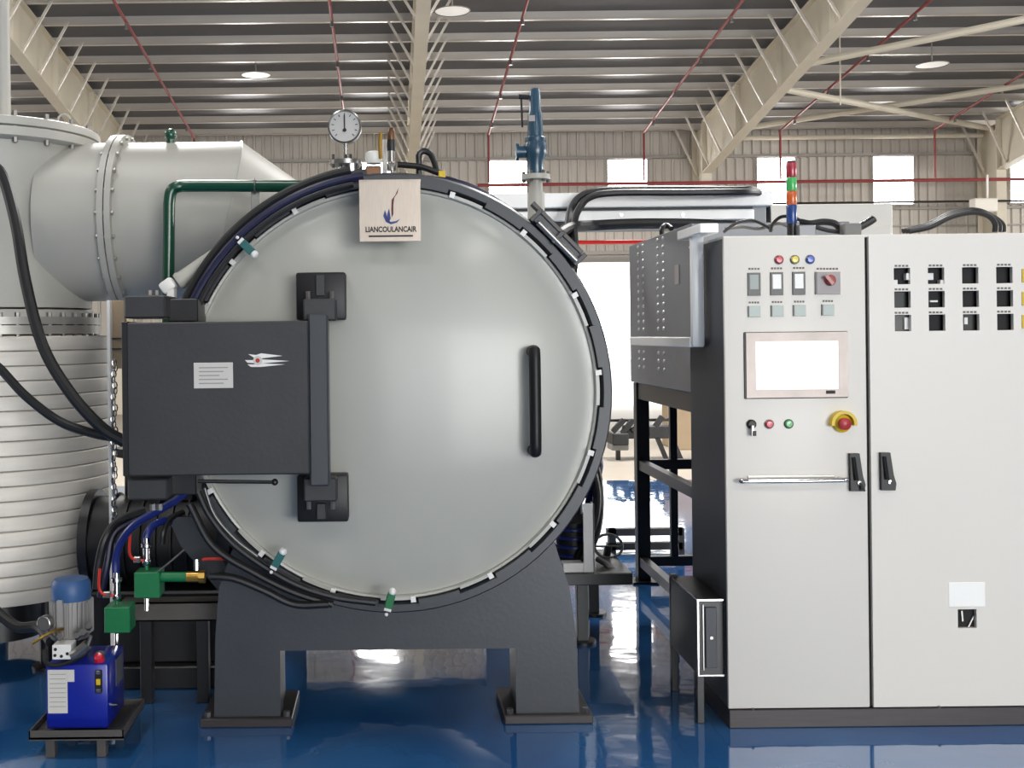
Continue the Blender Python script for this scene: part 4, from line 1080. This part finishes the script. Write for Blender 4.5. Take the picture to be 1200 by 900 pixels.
# key switch, push buttons, emergency stop
mm = MB(); mm.lathe([(S(5.5, CD), 0), (S(5.5, CD), -0.01), (S(4, CD), -0.014), (0.0005, -0.014)], at(880, 497, CD), (0, 1, 0), 18); mm.build('key_switch', 'pad_black', d1)
mm = MB(); mm.pbox(881, 499, 884, 511, CD - 0.03, CD - 0.012, 0.001); mm.build('key', 'steel', d1)
mm = MB(); mm.pbox(882.5, 505, 886.5, 511, CD - 0.034, CD - 0.026, 0.001); mm.build('key_head', 'pad_black', d1)
knob(901, 497, 4.5, 'red_lens', 'push_button', 0.012, ring='steel')
knob(924, 496.7, 4.5, 'green_lens', 'push_button', 0.012, ring='switch_dark')
ec = at(986, 496, CD)
mm = MB(); mm.lathe([(S(10, CD), 0), (S(10.5, CD), -0.012), (S(7, CD), -0.02), (S(6, CD), -0.02)], ec, (0, 1, 0), 28); mm.build('stop_base', 'estop_yellow', d1)
mm = MB(); mm.arcblock((ec.x, 0, ec.z), S(11.5, CD), S(15, CD), CD - 0.03, CD + 0.001, -10, 190, 14); mm.build('stop_guard', 'estop_yellow', d1)
mm = MB(); mm.lathe([(S(4, CD), -0.015), (S(4, CD), -0.025), (S(7, CD), -0.027), (S(7, CD), -0.037), (S(4, CD), -0.042), (0.0005, -0.043)], ec, (0, 1, 0), 24); mm.build('stop_button', 'estop_red', d1)
# keyboard shelf handle
h0, h1 = at(870, 565, CD), at(984, 562, CD)
zb = (h0.z + h1.z) / 2 + 0.006
mm = MB(); mm.tube([(h0.x + 0.004, CD, zb), (h0.x + 0.004, CD - 0.025, zb), (h0.x + 0.012, CD - 0.045, zb), (h1.x - 0.012, CD - 0.045, zb), (h1.x - 0.004, CD - 0.025, zb), (h1.x - 0.004, CD, zb)], 0.009, 12, 5); mm.build('grab_rail', 'chrome', d1)
mm = MB(); mm.box(h0.x + 0.02, h1.x - 0.02, CD - 0.006, CD + 0.001, zb - 0.012, zb + 0.016, 0.001); mm.build('rail_plate', 'steel', d1)
# swing handles
def swing(x, y0, y1, par, key):
    w = 9
    pts = [(x - w, y0), (x + 2, y0), (x + 6, (y0 + y1) / 2 + 4), (x + 9, y1 - 8), (x + 8, y1), (x - w + 1, y1)]
    pr = MB(); pr.prism([(at(a_, b_, CD).x, at(a_, b_, CD).z) for a_, b_ in pts], CD - 0.018, CD + 0.001); h = pr.build('swing_handle', 'pad_black', par)
    mm = MB(); mm.tube([at(x - 3, y0 + 5, CD - 0.018), at(x + 1, y1 - 12, CD - 0.024)], 0.008, 8, 0); mm.build('handle_grip', 'pad_black', par)
    c = at(x + 4, y1 - 9, CD - 0.018)
    mm = MB(); mm.lathe([(0.008, 0), (0.008, -0.005), (0.0005, -0.006)], c, (0, 1, 0), 14); mm.build('lock_barrel', 'chrome' if not key else 'steel', par)
    if key:
        mm = MB(); mm.bar(c + Vector((0, -0.008, 0.002)), c + Vector((0.012, -0.02, -0.03)), 0.008, 0.003, (0, 1, 0)); mm.build('key', 'pad_black', par)
swing(1003, 531, 575, d1, True)
swing(1039, 530, 574, d2, False)

# signal tower
sx = at(928, 275, CD + 0.15)
st_ = thing('signal_tower', 'slim signal light tower in red, green, orange and blue on the cabinet', 'signal light', Vector((sx.x, CD + 0.15, zTop + 0.004)))
ZT = zTop + 0.004
def sz(y): return at(928, y, CD + 0.15).z
for y0, y1, m_, nm in ((262, 240, 'blue_tower', 'blue_lens'), (240, 224, 'orange_tower', 'orange_lens'), (224, 208, 'green_tower', 'green_lens'), (208, 190, 'red_tower', 'red_lens')):
    r = S(6.2, CD)
    mm = MB(); mm.lathe([(r * 0.9, sz(y0)), (r, sz(y0) + 0.004), (r, sz(y1) - 0.004), (r * 0.9, sz(y1))], (sx.x, CD + 0.15, 0), Z, 24, True); mm.build(nm, m_, st_)
mm = MB(); mm.lathe([(S(5.5, CD), ZT), (S(5.5, CD), sz(262)), ], (sx.x, CD + 0.15, 0), Z, 20, True); mm.build('base', 'black_steel', st_)
mm = MB(); mm.lathe([(S(6.2, CD), sz(191)), (S(5, CD), sz(188.5)), (0.001, sz(188))], (sx.x, CD + 0.15, 0), Z, 24); mm.build('top_cap', 'black_steel', st_)

# cables lying on the cabinet
def on(x, y, dd, lift=0): p = at(x, y, CD + dd); return Vector((p.x, p.y, max(p.z, ZT + 0.008) + lift))
cg = 'cables on top of the control cabinet'
def cable(L, r, m_, label): return hose(L, r, m_, label, group=cg, name='cable', cat='cable')
cable([on(848, 272, .3), on(862, 262, .3), on(880, 258, .3), on(896, 264, .28), on(905, 270, .25)], 0.006, 'black_rubber', 'thin grey cable looping at the left corner of the cabinet top')
cable([on(850, 268, .35), on(870, 266, .35), on(890, 268, .33), on(912, 262, .3), on(925, 266, .3)], 0.007, 'zinc_wire', 'pale wire lying along the left of the cabinet top')
cable([on(903, 272, .22), on(906, 262, .22), on(916, 254, .22), on(930, 255, .2), on(945, 262, .2)], 0.007, 'black_rubber', 'black cable looping behind the signal tower')
cable([on(938, 260, .2), on(950, 262, .18), on(964, 260, .18), on(978, 262, .17), on(986, 270, .17)], 0.014, 'black_rubber', 'thick black cable bundle right of the signal tower')
cable([on(955, 266, .15), on(970, 270, .15), on(984, 272, .15)], 0.009, 'black_rubber', 'short black cable under the bundle on the cabinet')
for j in range(3):
    cable([on(1066 - 4 * j, 271, .2 + .04 * j), on(1090, 266 - 2 * j, .2 + .04 * j), on(1115, 254 - 2 * j, .2 + .04 * j), on(1140, 249 - 1.5 * j, .2 + .04 * j), on(1158, 253 - j, .2 + .04 * j), on(1166 + 4 * j, 262, .2 + .04 * j), on(1166 + 5 * j, 272, .2 + .04 * j)], 0.011, 'black_rubber',
          ('nearest', 'middle', 'farthest')[j] + ' of three black cables arching over the right of the cabinet')
mm = MB(); p = at(944, 266, CD + 0.12); mm.box(p.x - 0.035, p.x + 0.035, CD + 0.1, CD + 0.16, ZT, ZT + 0.05, 0.004); tag(mm.build('junction_box', 'perforated_grey'), 'small pale grey box beside the signal tower', 'box')
mm = MB(); p = at(998, 266, CD + 0.12); mm.bar(Vector((p.x - 0.04, CD + 0.12, ZT + 0.03)), Vector((p.x + 0.03, CD + 0.12, ZT + 0.03)), 0.05, 0.05, (0, 0, 1), 0.004); tag(mm.build('connector_block', 'tarp_grey'), 'grey connector block in the middle of the cabinet top', 'connector')
cable([on(1003, 268, .12), on(1012, 265, .12, .005), on(1020, 262, .12, .01), on(1024, 256, .12)], 0.016, 'black_rubber', 'black plug end pointing up right beside the connector block')

# small black unit on the cabinet side, near the floor
ux0, ux1 = xL - 0.108, xL - 0.004
bz0, bz1 = at(834, 792, 4.2).z, at(834, 703, 4.2).z
ub = thing('blower_unit', 'small black box with bright edges hanging on the cabinet side near the floor', 'blower', ((ux0 + ux1) / 2, 4.4, bz0))
mm = MB(); mm.box(ux0, ux1, 4.21, 4.62, bz0, bz1, 0.003); mm.build('housing', 'black_steel', ub)
mm = MB(); mm.plate(ux0 - 0.002, ux1, bz0 - 0.002, bz1 + 0.002, 4.2, 4.21, [(ux0 + 0.004, ux1 - 0.001, bz0 + 0.004, bz1 - 0.004)]); mm.build('edge_trim', 'chrome', ub)
mm = MB(); mm.box(ux0 - 0.003, ux0 + 0.001, 4.2, 4.62, bz1 - 0.003, bz1 + 0.003); mm.build('top_trim', 'chrome', ub)
mm = MB(); mm.box(ux0 + 0.03, ux1 - 0.03, 4.2, 4.212, bz0 + 0.03, bz1 - 0.03, 0.002); mm.build('grille_panel', 'cabinet_side', ub)
mm = MB(); zc_ = (bz0 + bz1) / 2; mm.box(ux0 + 0.045, ux1 - 0.045, 4.196, 4.2, zc_ - 0.006, zc_ + 0.006, 0.001); mm.build('badge', 'steel', ub)
mm = MB(); mm.box(ux0 + 0.02, ux0 + 0.024, 4.203, 4.212, bz0 + 0.02, bz1 - 0.02); mm.build('panel_seam', 'steel', ub)
mm = MB(); mm.box(ux0, ux0 + 0.03, 4.6, 4.63, 0, bz1 + 0.01, 0.002); mm.build('leg', 'black_steel', ub)
mm = MB(); mm.box(ux0, ux0 + 0.028, 4.22, 4.25, 0.0, bz0, 0.002); mm.build('leg', 'black_steel', ub)

# ================================================================== RACK AND POWER ENCLOSURE BEHIND THE CABINET
RX, RY0, RY1 = 1.53, 5.25, 6.68
zk = 1.24
rk = thing('steel_rack', 'black steel rack with shelf rails behind the control cabinet', 'rack', (RX + 0.4, 5.9, 0))
for (x, y) in ((RX, RY1 - 0.08), (RX, RY0), (RX + 0.9, RY1 - 0.08), (RX + 0.9, RY0)):
    mm = MB(); mm.box(x, x + 0.08, y, y + 0.08, 0.012, zk, 0.003); mm.build('upright', 'black_steel', rk)
    mm = MB(); mm.box(x - 0.04, x + 0.12, y - 0.04, y + 0.12, 0, 0.012); mm.build('base_plate', 'black_steel', rk)
for z, h in ((zk - 0.1, 0.1), (0.70, 0.06), (0.10, 0.06)):
    for x in (RX + 0.01, RX + 0.91):
        mm = MB(); mm.box(x, x + 0.05, RY0 + 0.08, RY1 - 0.08, z, z + h, 0.002); mm.build('side_rail', 'black_steel', rk)
    for y in (RY0 + 0.01, RY1 - 0.07):
        mm = MB(); mm.box(RX + 0.08, RX + 0.9, y, y + 0.05, z, z + h, 0.002); mm.build('cross_rail', 'black_steel', rk)
mm = MB(); p = at(786, 560, 6.62); mm.box(p.x, p.x + 0.045, 6.62, 6.66, 0.16, zk - 0.1, 0.002); mm.build('middle_post', 'black_steel', rk)
mm = MB(); mm.box(RX + 0.05, RX + 0.9, 5.5, 6.5, zk - 0.02, zk, 0.002); mm.build('top_plate', 'black_steel', rk)

EX0, EX1, EY0, EY1, EZ0, EZ1 = 1.51, 2.3, 5.3, 6.66, 1.245, 2.09
en = thing('power_enclosure', 'grey ventilated metal enclosure on the black rack, left of the cabinet', 'enclosure', (1.9, 6.0, EZ0))
mm = MB(); mm.box(EX0, EX1, EY0, EY1, EZ0, EZ1, 0.004); mm.build('housing', 'perforated_grey', en)
# punched louvres in columns on the side panel
lv = None
for yc in (6.42, 6.30, 5.96, 5.84):
    for i in range(17):
        z = EZ0 + 0.1 + i * 0.045
        if lv is None:
            mm = MB(); mm.sphere((0, 0, 0), 0.016, (0.45, 1.0, 0.7), 8); lv = mm.mesh('louvre', 'rivet_bright')
        if abs(z - 1.51) < 0.04: continue
        o = bpy.data.objects.new('louvre', lv); col.objects.link(o); o.parent = en; o.location = Vector((EX0, yc, z)) - ORI[en.name]
mm = MB(); mm.box(EX0 - 0.003, EX0 + 0.001, 5.52, 5.6, 1.8, 1.9); mm.build('warning_label', 'rotary_plate', en)
# white cover frame fixed to the cabinet side, reaching back along the enclosure
wx0, wx1 = xL - 0.066, xL - 0.012
wz0, wz1 = at(818, 407, 4.4).z, at(820, 268, 4.4).z
wc = thing('cover_frame', 'glossy white sheet metal cover frame on the upper side of the cabinet', 'frame', (wx0, 4.6, wz0))
mm = MB(); mm.box(wx0 - 0.005, wx1, 4.4, 5.5, wz0, wz0 + 0.042, 0.004); mm.build('bottom_flange', 'white_sheet', wc)
mm = MB(); mm.box(wx0, wx1, 4.38, 4.42, wz0, wz1, 0.012, None, 2); mm.build('front_post', 'white_sheet', wc)
mm = MB(); mm.box(wx0 - 0.012, xL - 0.003, 4.22, 4.55, wz1 - 0.035, wz1 + 0.004, 0.004); mm.build('top_flange', 'white_sheet', wc)

# white trunking behind the furnace, with dark underside
tk = thing('cable_trunking', 'long white cable trunking running behind the furnace to the cabinet', 'trunking', (at(750, 240, 6.9).x, 6.9, at(750, 268, 6.9).z))
a, b = at(560, 236, 6.9), at(906, 232, 6.9)
zt = (a.z + b.z) / 2
mm = MB(); mm.box(a.x, b.x, 6.9, 7.1, zt - 0.048, zt + 0.048, 0.006); mm.build('upper_channel', 'alu_white', tk)
a2, b2 = at(600, 254, 6.92), at(884, 251, 6.92); z2 = (a2.z + b2.z) / 2
mm = MB(); mm.box(a.x, b2.x, 6.95, 7.12, zt - 0.07, zt - 0.045); mm.build('shadow_strip', 'machine_dark', tk)  # dark strip standing in for the shadow between the two channels
mm = MB(); mm.box(a.x, b2.x, 6.92, 7.1, z2 - 0.034, z2 + 0.034, 0.006); mm.build('lower_channel', 'alu_white', tk)
mm = MB(); mm.box(a.x, b2.x + 0.02, 6.94, 7.14, z2 - 0.085, z2 - 0.034, 0.003); mm.build('under_rail', 'black_steel', tk)
for x in (672, 728, 800):
    mm = MB(); p = at(x, 252, 6.92); mm.cyl(p, p + Vector((0, -0.006, 0)), 0.012, n=10); mm.build('rivet', 'steel', tk)
mm = MB(); p = at(892, 240, 6.9); mm.box(p.x - 0.05, p.x + 0.06, 6.98, 7.09, 0, zt - 0.045, 0.003); mm.build('support_post', 'perforated_grey', tk)
mm = MB(); p = at(632, 240, 6.9); mm.box(p.x - 0.04, p.x + 0.04, 6.99, 7.08, 0, zt - 0.045, 0.003); mm.build('support_post', 'perforated_grey', tk)
hose([at(622, 400, 6.0), at(650, 362, 6.25), at(666, 330, 6.45), at(668, 300, 6.5), at(667, 268, 6.6), at(670, 246, 6.75), at(680, 232, 6.8), at(700, 225, 6.82), at(740, 223.5, 6.83), at(800, 223, 6.84), at(860, 223.5, 6.86), at(884, 224, 6.95), at(892, 240, 7.14), at(892, 300, 7.2)], 0.03, 'black_rubber', 'thick black cable climbing over the white trunking', group='cables on the trunking', name='cable', cat='cable')
hose([at(624, 420, 5.9), at(655, 365, 6.2), at(671, 325, 6.42), at(674, 290, 6.45), at(673, 262, 6.6), at(679, 244, 6.68), at(692, 231, 6.72), at(720, 226, 6.74), at(800, 225.5, 6.74), at(866, 225, 6.76), at(888, 226, 6.9), at(899, 240, 7.14), at(899, 300, 7.2)], 0.022, 'black_rubber', 'thinner black cable beside the thick one on the trunking', group='cables on the trunking', name='cable', cat='cable')
hose([at(600, 330, 5.9), at(640, 286, 6.25), at(655, 274, 6.4), at(672, 266, 6.6), at(700, 264, 6.82), at(760, 262, 6.84), at(840, 264, 6.84), at(880, 274, 6.9), at(886, 330, 6.9)], 0.035, 'black_rubber', 'black cable bundle leaving the furnace top under the trunking', group='cables on the trunking', name='cable', cat='cable')
hose([at(776, 278, 6.4), at(776, 268, 6.4), at(781, 264, 6.45), at(787, 268, 6.4)], 0.016, 'black_rubber', 'short black cable loop above the ventilated enclosure', group='cables on the trunking', name='cable', cat='cable')

# cream cabinet further back
a, b = at(904, 250, 7.6), at(1046, 245, 7.6)
bc = thing('electrical_cabinet', 'cream electrical cabinet standing behind the white control cabinet', 'cabinet', ((a.x + b.x) / 2, 7.9, 0))
ztp = at(980, 239, 7.6).z
mm = MB(); mm.box(a.x, b.x, 7.6, 8.2, 0.08, ztp, 0.006); mm.build('body', 'cream_cabinet', bc)
mm = MB(); mm.box(a.x, b.x, 7.61, 8.19, 0, 0.08); mm.build('plinth', 'black_steel', bc)
mm = MB(); mm.box((a.x + b.x) / 2 + 0.02, b.x - 0.02, 7.59, 7.602, 0.12, ztp - 0.16, 0.002); mm.build('cabinet_door', 'cream_cabinet', bc)
mm = MB(); mm.box(a.x + 0.02, (a.x + b.x) / 2 - 0.02, 7.59, 7.602, 0.12, ztp - 0.16, 0.002); mm.build('cabinet_door', 'cream_cabinet', bc)
# light fitting on the far column
mm = MB(); mm.pbox(1142, 232, 1170, 248, 20.0, 20.2, 0.02); wl = thing('wall_unit', 'small cream unit hanging near the far right column', 'unit', at(1156, 248, 20.0)); mm.build('body', 'cream_cabinet', wl)
mm = MB(); mm.tube([at(1157, 232, 20.1), at(1157, 205, 20.1)], 0.02, 6, 0); mm.build('hanger', 'white_paint', wl)

# ================================================================== GAP RIGHT OF THE FURNACE
bn = thing('pump_bench', 'low black bench with a white angle bracket right of the furnace', 'bench', (at(690, 700, 5.6).x, 5.6, 0))
zbn = at(690, 672, 5.3).z
x0, x1 = at(655, 690, 5.35).x, at(727, 690, 5.6).x
mm = MB(); mm.box(x0, x1, 5.3, 5.9, zbn - 0.06, zbn, 0.004); mm.build('bench_top', 'black_steel', bn)
for (x, y) in ((at(682, 700, 5.34).x, 5.32), (x1 - 0.09, 5.85)):
    mm = MB(); mm.box(x - 0.028, x + 0.028, y, y + 0.055, 0.01, zbn - 0.05, 0.003); mm.build('leg', 'black_steel', bn)
    mm = MB(); mm.cyl((x, y + 0.03, 0), (x, y + 0.03, 0.015), 0.07, n=18); mm.build('foot', 'black_steel', bn)
p = at(692, 640, 5.32)
wbk = thing('angle_bracket', 'white painted angle bracket standing on the black bench', 'bracket', (p.x, 5.35, zbn))
mm = MB(); mm.box(p.x - 0.035, p.x + 0.02, 5.32, 5.328, zbn, at(692, 590, 5.32).z, 0.002); mm.build('upright', 'white_paint', wbk)
mm = MB(); mm.box(p.x + 0.012, p.x + 0.02, 5.32, 5.38, zbn, at(692, 590, 5.32).z, 0.002); mm.build('upright', 'white_paint', wbk)
mm = MB(); mm.box(at(660, 660, 5.32).x, p.x - 0.035, 5.32, 5.4, zbn, at(680, 660, 5.32).z, 0.003); mm.build('foot', 'white_paint', wbk)
pm_ = thing('diffusion_pump', 'dark pump with blue hoses tucked behind the saddle, right side', 'pump', (at(672, 640, 5.5).x, 5.5, zbn))
pc = at(672, 640, 5.55)
mm = MB(); mm.lathe([(0.07, zbn), (0.09, zbn + 0.02), (0.09, zbn + 0.22), (0.05, zbn + 0.26), (0.05, zbn + 0.36)], (pc.x, pc.y, 0), Z, 24, True); mm.build('pump_body', 'machine_dark', pm_)
for i in range(4):
    mm = MB(); mm.lathe([(0.088, zbn + 0.04 + 0.045 * i), (0.1, zbn + 0.045 + 0.045 * i), (0.1, zbn + 0.055 + 0.045 * i), (0.088, zbn + 0.06 + 0.045 * i)], (pc.x, pc.y, 0), Z, 24); mm.build('cooling_coil', 'blue_hose', pm_)
for j, (lab, m_) in enumerate((('dark hose dropping behind the right of the ring, nearest the ring', 'black_rubber'), ('dark hose dropping behind the right of the ring, bulging outward', 'black_rubber'), ('blue cable bundle behind the right shoulder of the saddle', 'blue_hose'))):
    hose([at(668 + 6 * j, 500, 5.5 + .07 * j), at(690 + 6 * j, 540, 5.45 + .07 * j), at(700 + 3 * j - (14 if j == 2 else 0), 580, 5.44 + .07 * j), at(694 + 6 * j - (22 if j == 2 else 0), 620, 5.44 + .07 * j), at(676 + 10 * j - (20 if j == 2 else 0), 655, 5.45 + .05 * j)], 0.022, m_, lab, group='hoses right of the furnace')
hw = at(713, 640, 5.7)
wv_ = thing('wheel_valve', 'valve with thin handwheel beside the black bench', 'valve', hw)
mm = MB(); mm.tube([hw + Vector((0.075 * math.cos(t), 0.02 * math.sin(t), 0.06 * math.sin(t))) for t in [i * math.pi / 8 for i in range(16)]], 0.008, 6, 0, True); mm.build('handwheel', 'tarp_grey', wv_)
mm = MB(); mm.tube([hw + Vector((-0.07, 0, 0)), hw + Vector((0.07, 0, 0))], 0.006, 6, 0); mm.build('spoke', 'tarp_grey', wv_)
mm = MB(); mm.tube([hw, hw + Vector((-0.02, 0.0, -0.1)), Vector((hw.x - 0.02, hw.y, zbn - 0.06))], 0.02, 8, 0); mm.build('stem', 'machine_dark', wv_)
mm = MB(); mm.tube([at(700, 655, 5.5), at(712, 662, 5.45), at(728, 674, 5.4)], 0.016, 8, 4)
tag(mm.build('pipe_elbow', 'steel'), 'bright steel pipe bend lying on the black bench', 'pipe')

# far end: dark machine, cardboard box, low frame
fm = thing('welding_positioner', 'dark far machine with slanted arms seen through the gap', 'machine', (at(752, 500, 13).x, 13.0, 0))
def fb(x0, y0, x1, y1, d0, d1, nm, m_='machine_dark', bev=0.01):
    mm = MB(); mm.pbox(x0, y0, x1, y1, d0, d1, bev); return mm.build(nm, m_, fm)
fb(718, 508, 737, 522, 12.8, 13.2, 'counterweight'); fb(735, 500, 790, 514, 12.9, 13.2, 'main_beam'); fb(712, 491, 790, 494, 13.0, 13.1, 'top_rail', bev=0.002)
for L in ([(718, 506), (731, 492)], [(729, 508), (741, 493)], [(741, 506), (752, 496)], [(768, 500), (776, 488)]):
    mm = MB(); mm.bar(at(*L[0], 12.85), at(*L[1], 12.85), 0.06, 0.06); mm.build('arm', 'machine_dark', fm)
for x in (724, 769, 786):
    p = at(x, 510, 13.0); mm = MB(); mm.bar(p, Vector((p.x + (0.12 if x > 730 else 0), 13.0, 0)), 0.05, 0.05, (0, 1, 0)); mm.build('leg', 'machine_dark', fm)
fb(717, 521, 737, 528, 12.82, 13.1, 'skirt', 'tarp_grey')
bx = thing('cardboard_box', 'brown cardboard crate standing on the far concrete floor', 'box', (at(806, 520, 14).x, 14, 0))
p = at(806, 500, 14)
mm = MB(); mm.box(p.x - 0.16, p.x + 0.5, 14, 14.7, 0, 0.98, 0.01); mm.build('carton', 'cardboard', bx)
mm = MB(); mm.box(p.x - 0.165, p.x + 0.505, 14.3, 14.36, 0, 0.985); mm.build('tape', 'beam_cream', bx)
lf = thing('low_frame', 'low dark steel frame lying on the floor beyond the rack', 'frame', (at(745, 650, 7.6).x, 7.6, 0))
for z in (0.12, 0.02):
    mm = MB(); p = at(712, 640, 7.5); q2 = at(800, 640, 7.5); mm.box(p.x, q2.x, 7.5, 7.56, z, z + 0.05); mm.build('rail', 'tray_grey', lf)
for x in (718, 798):
    mm = MB(); p = at(x, 640, 7.5); mm.box(p.x - 0.025, p.x + 0.025, 7.5, 7.56, 0, 0.17); mm.build('stub', 'tray_grey', lf)
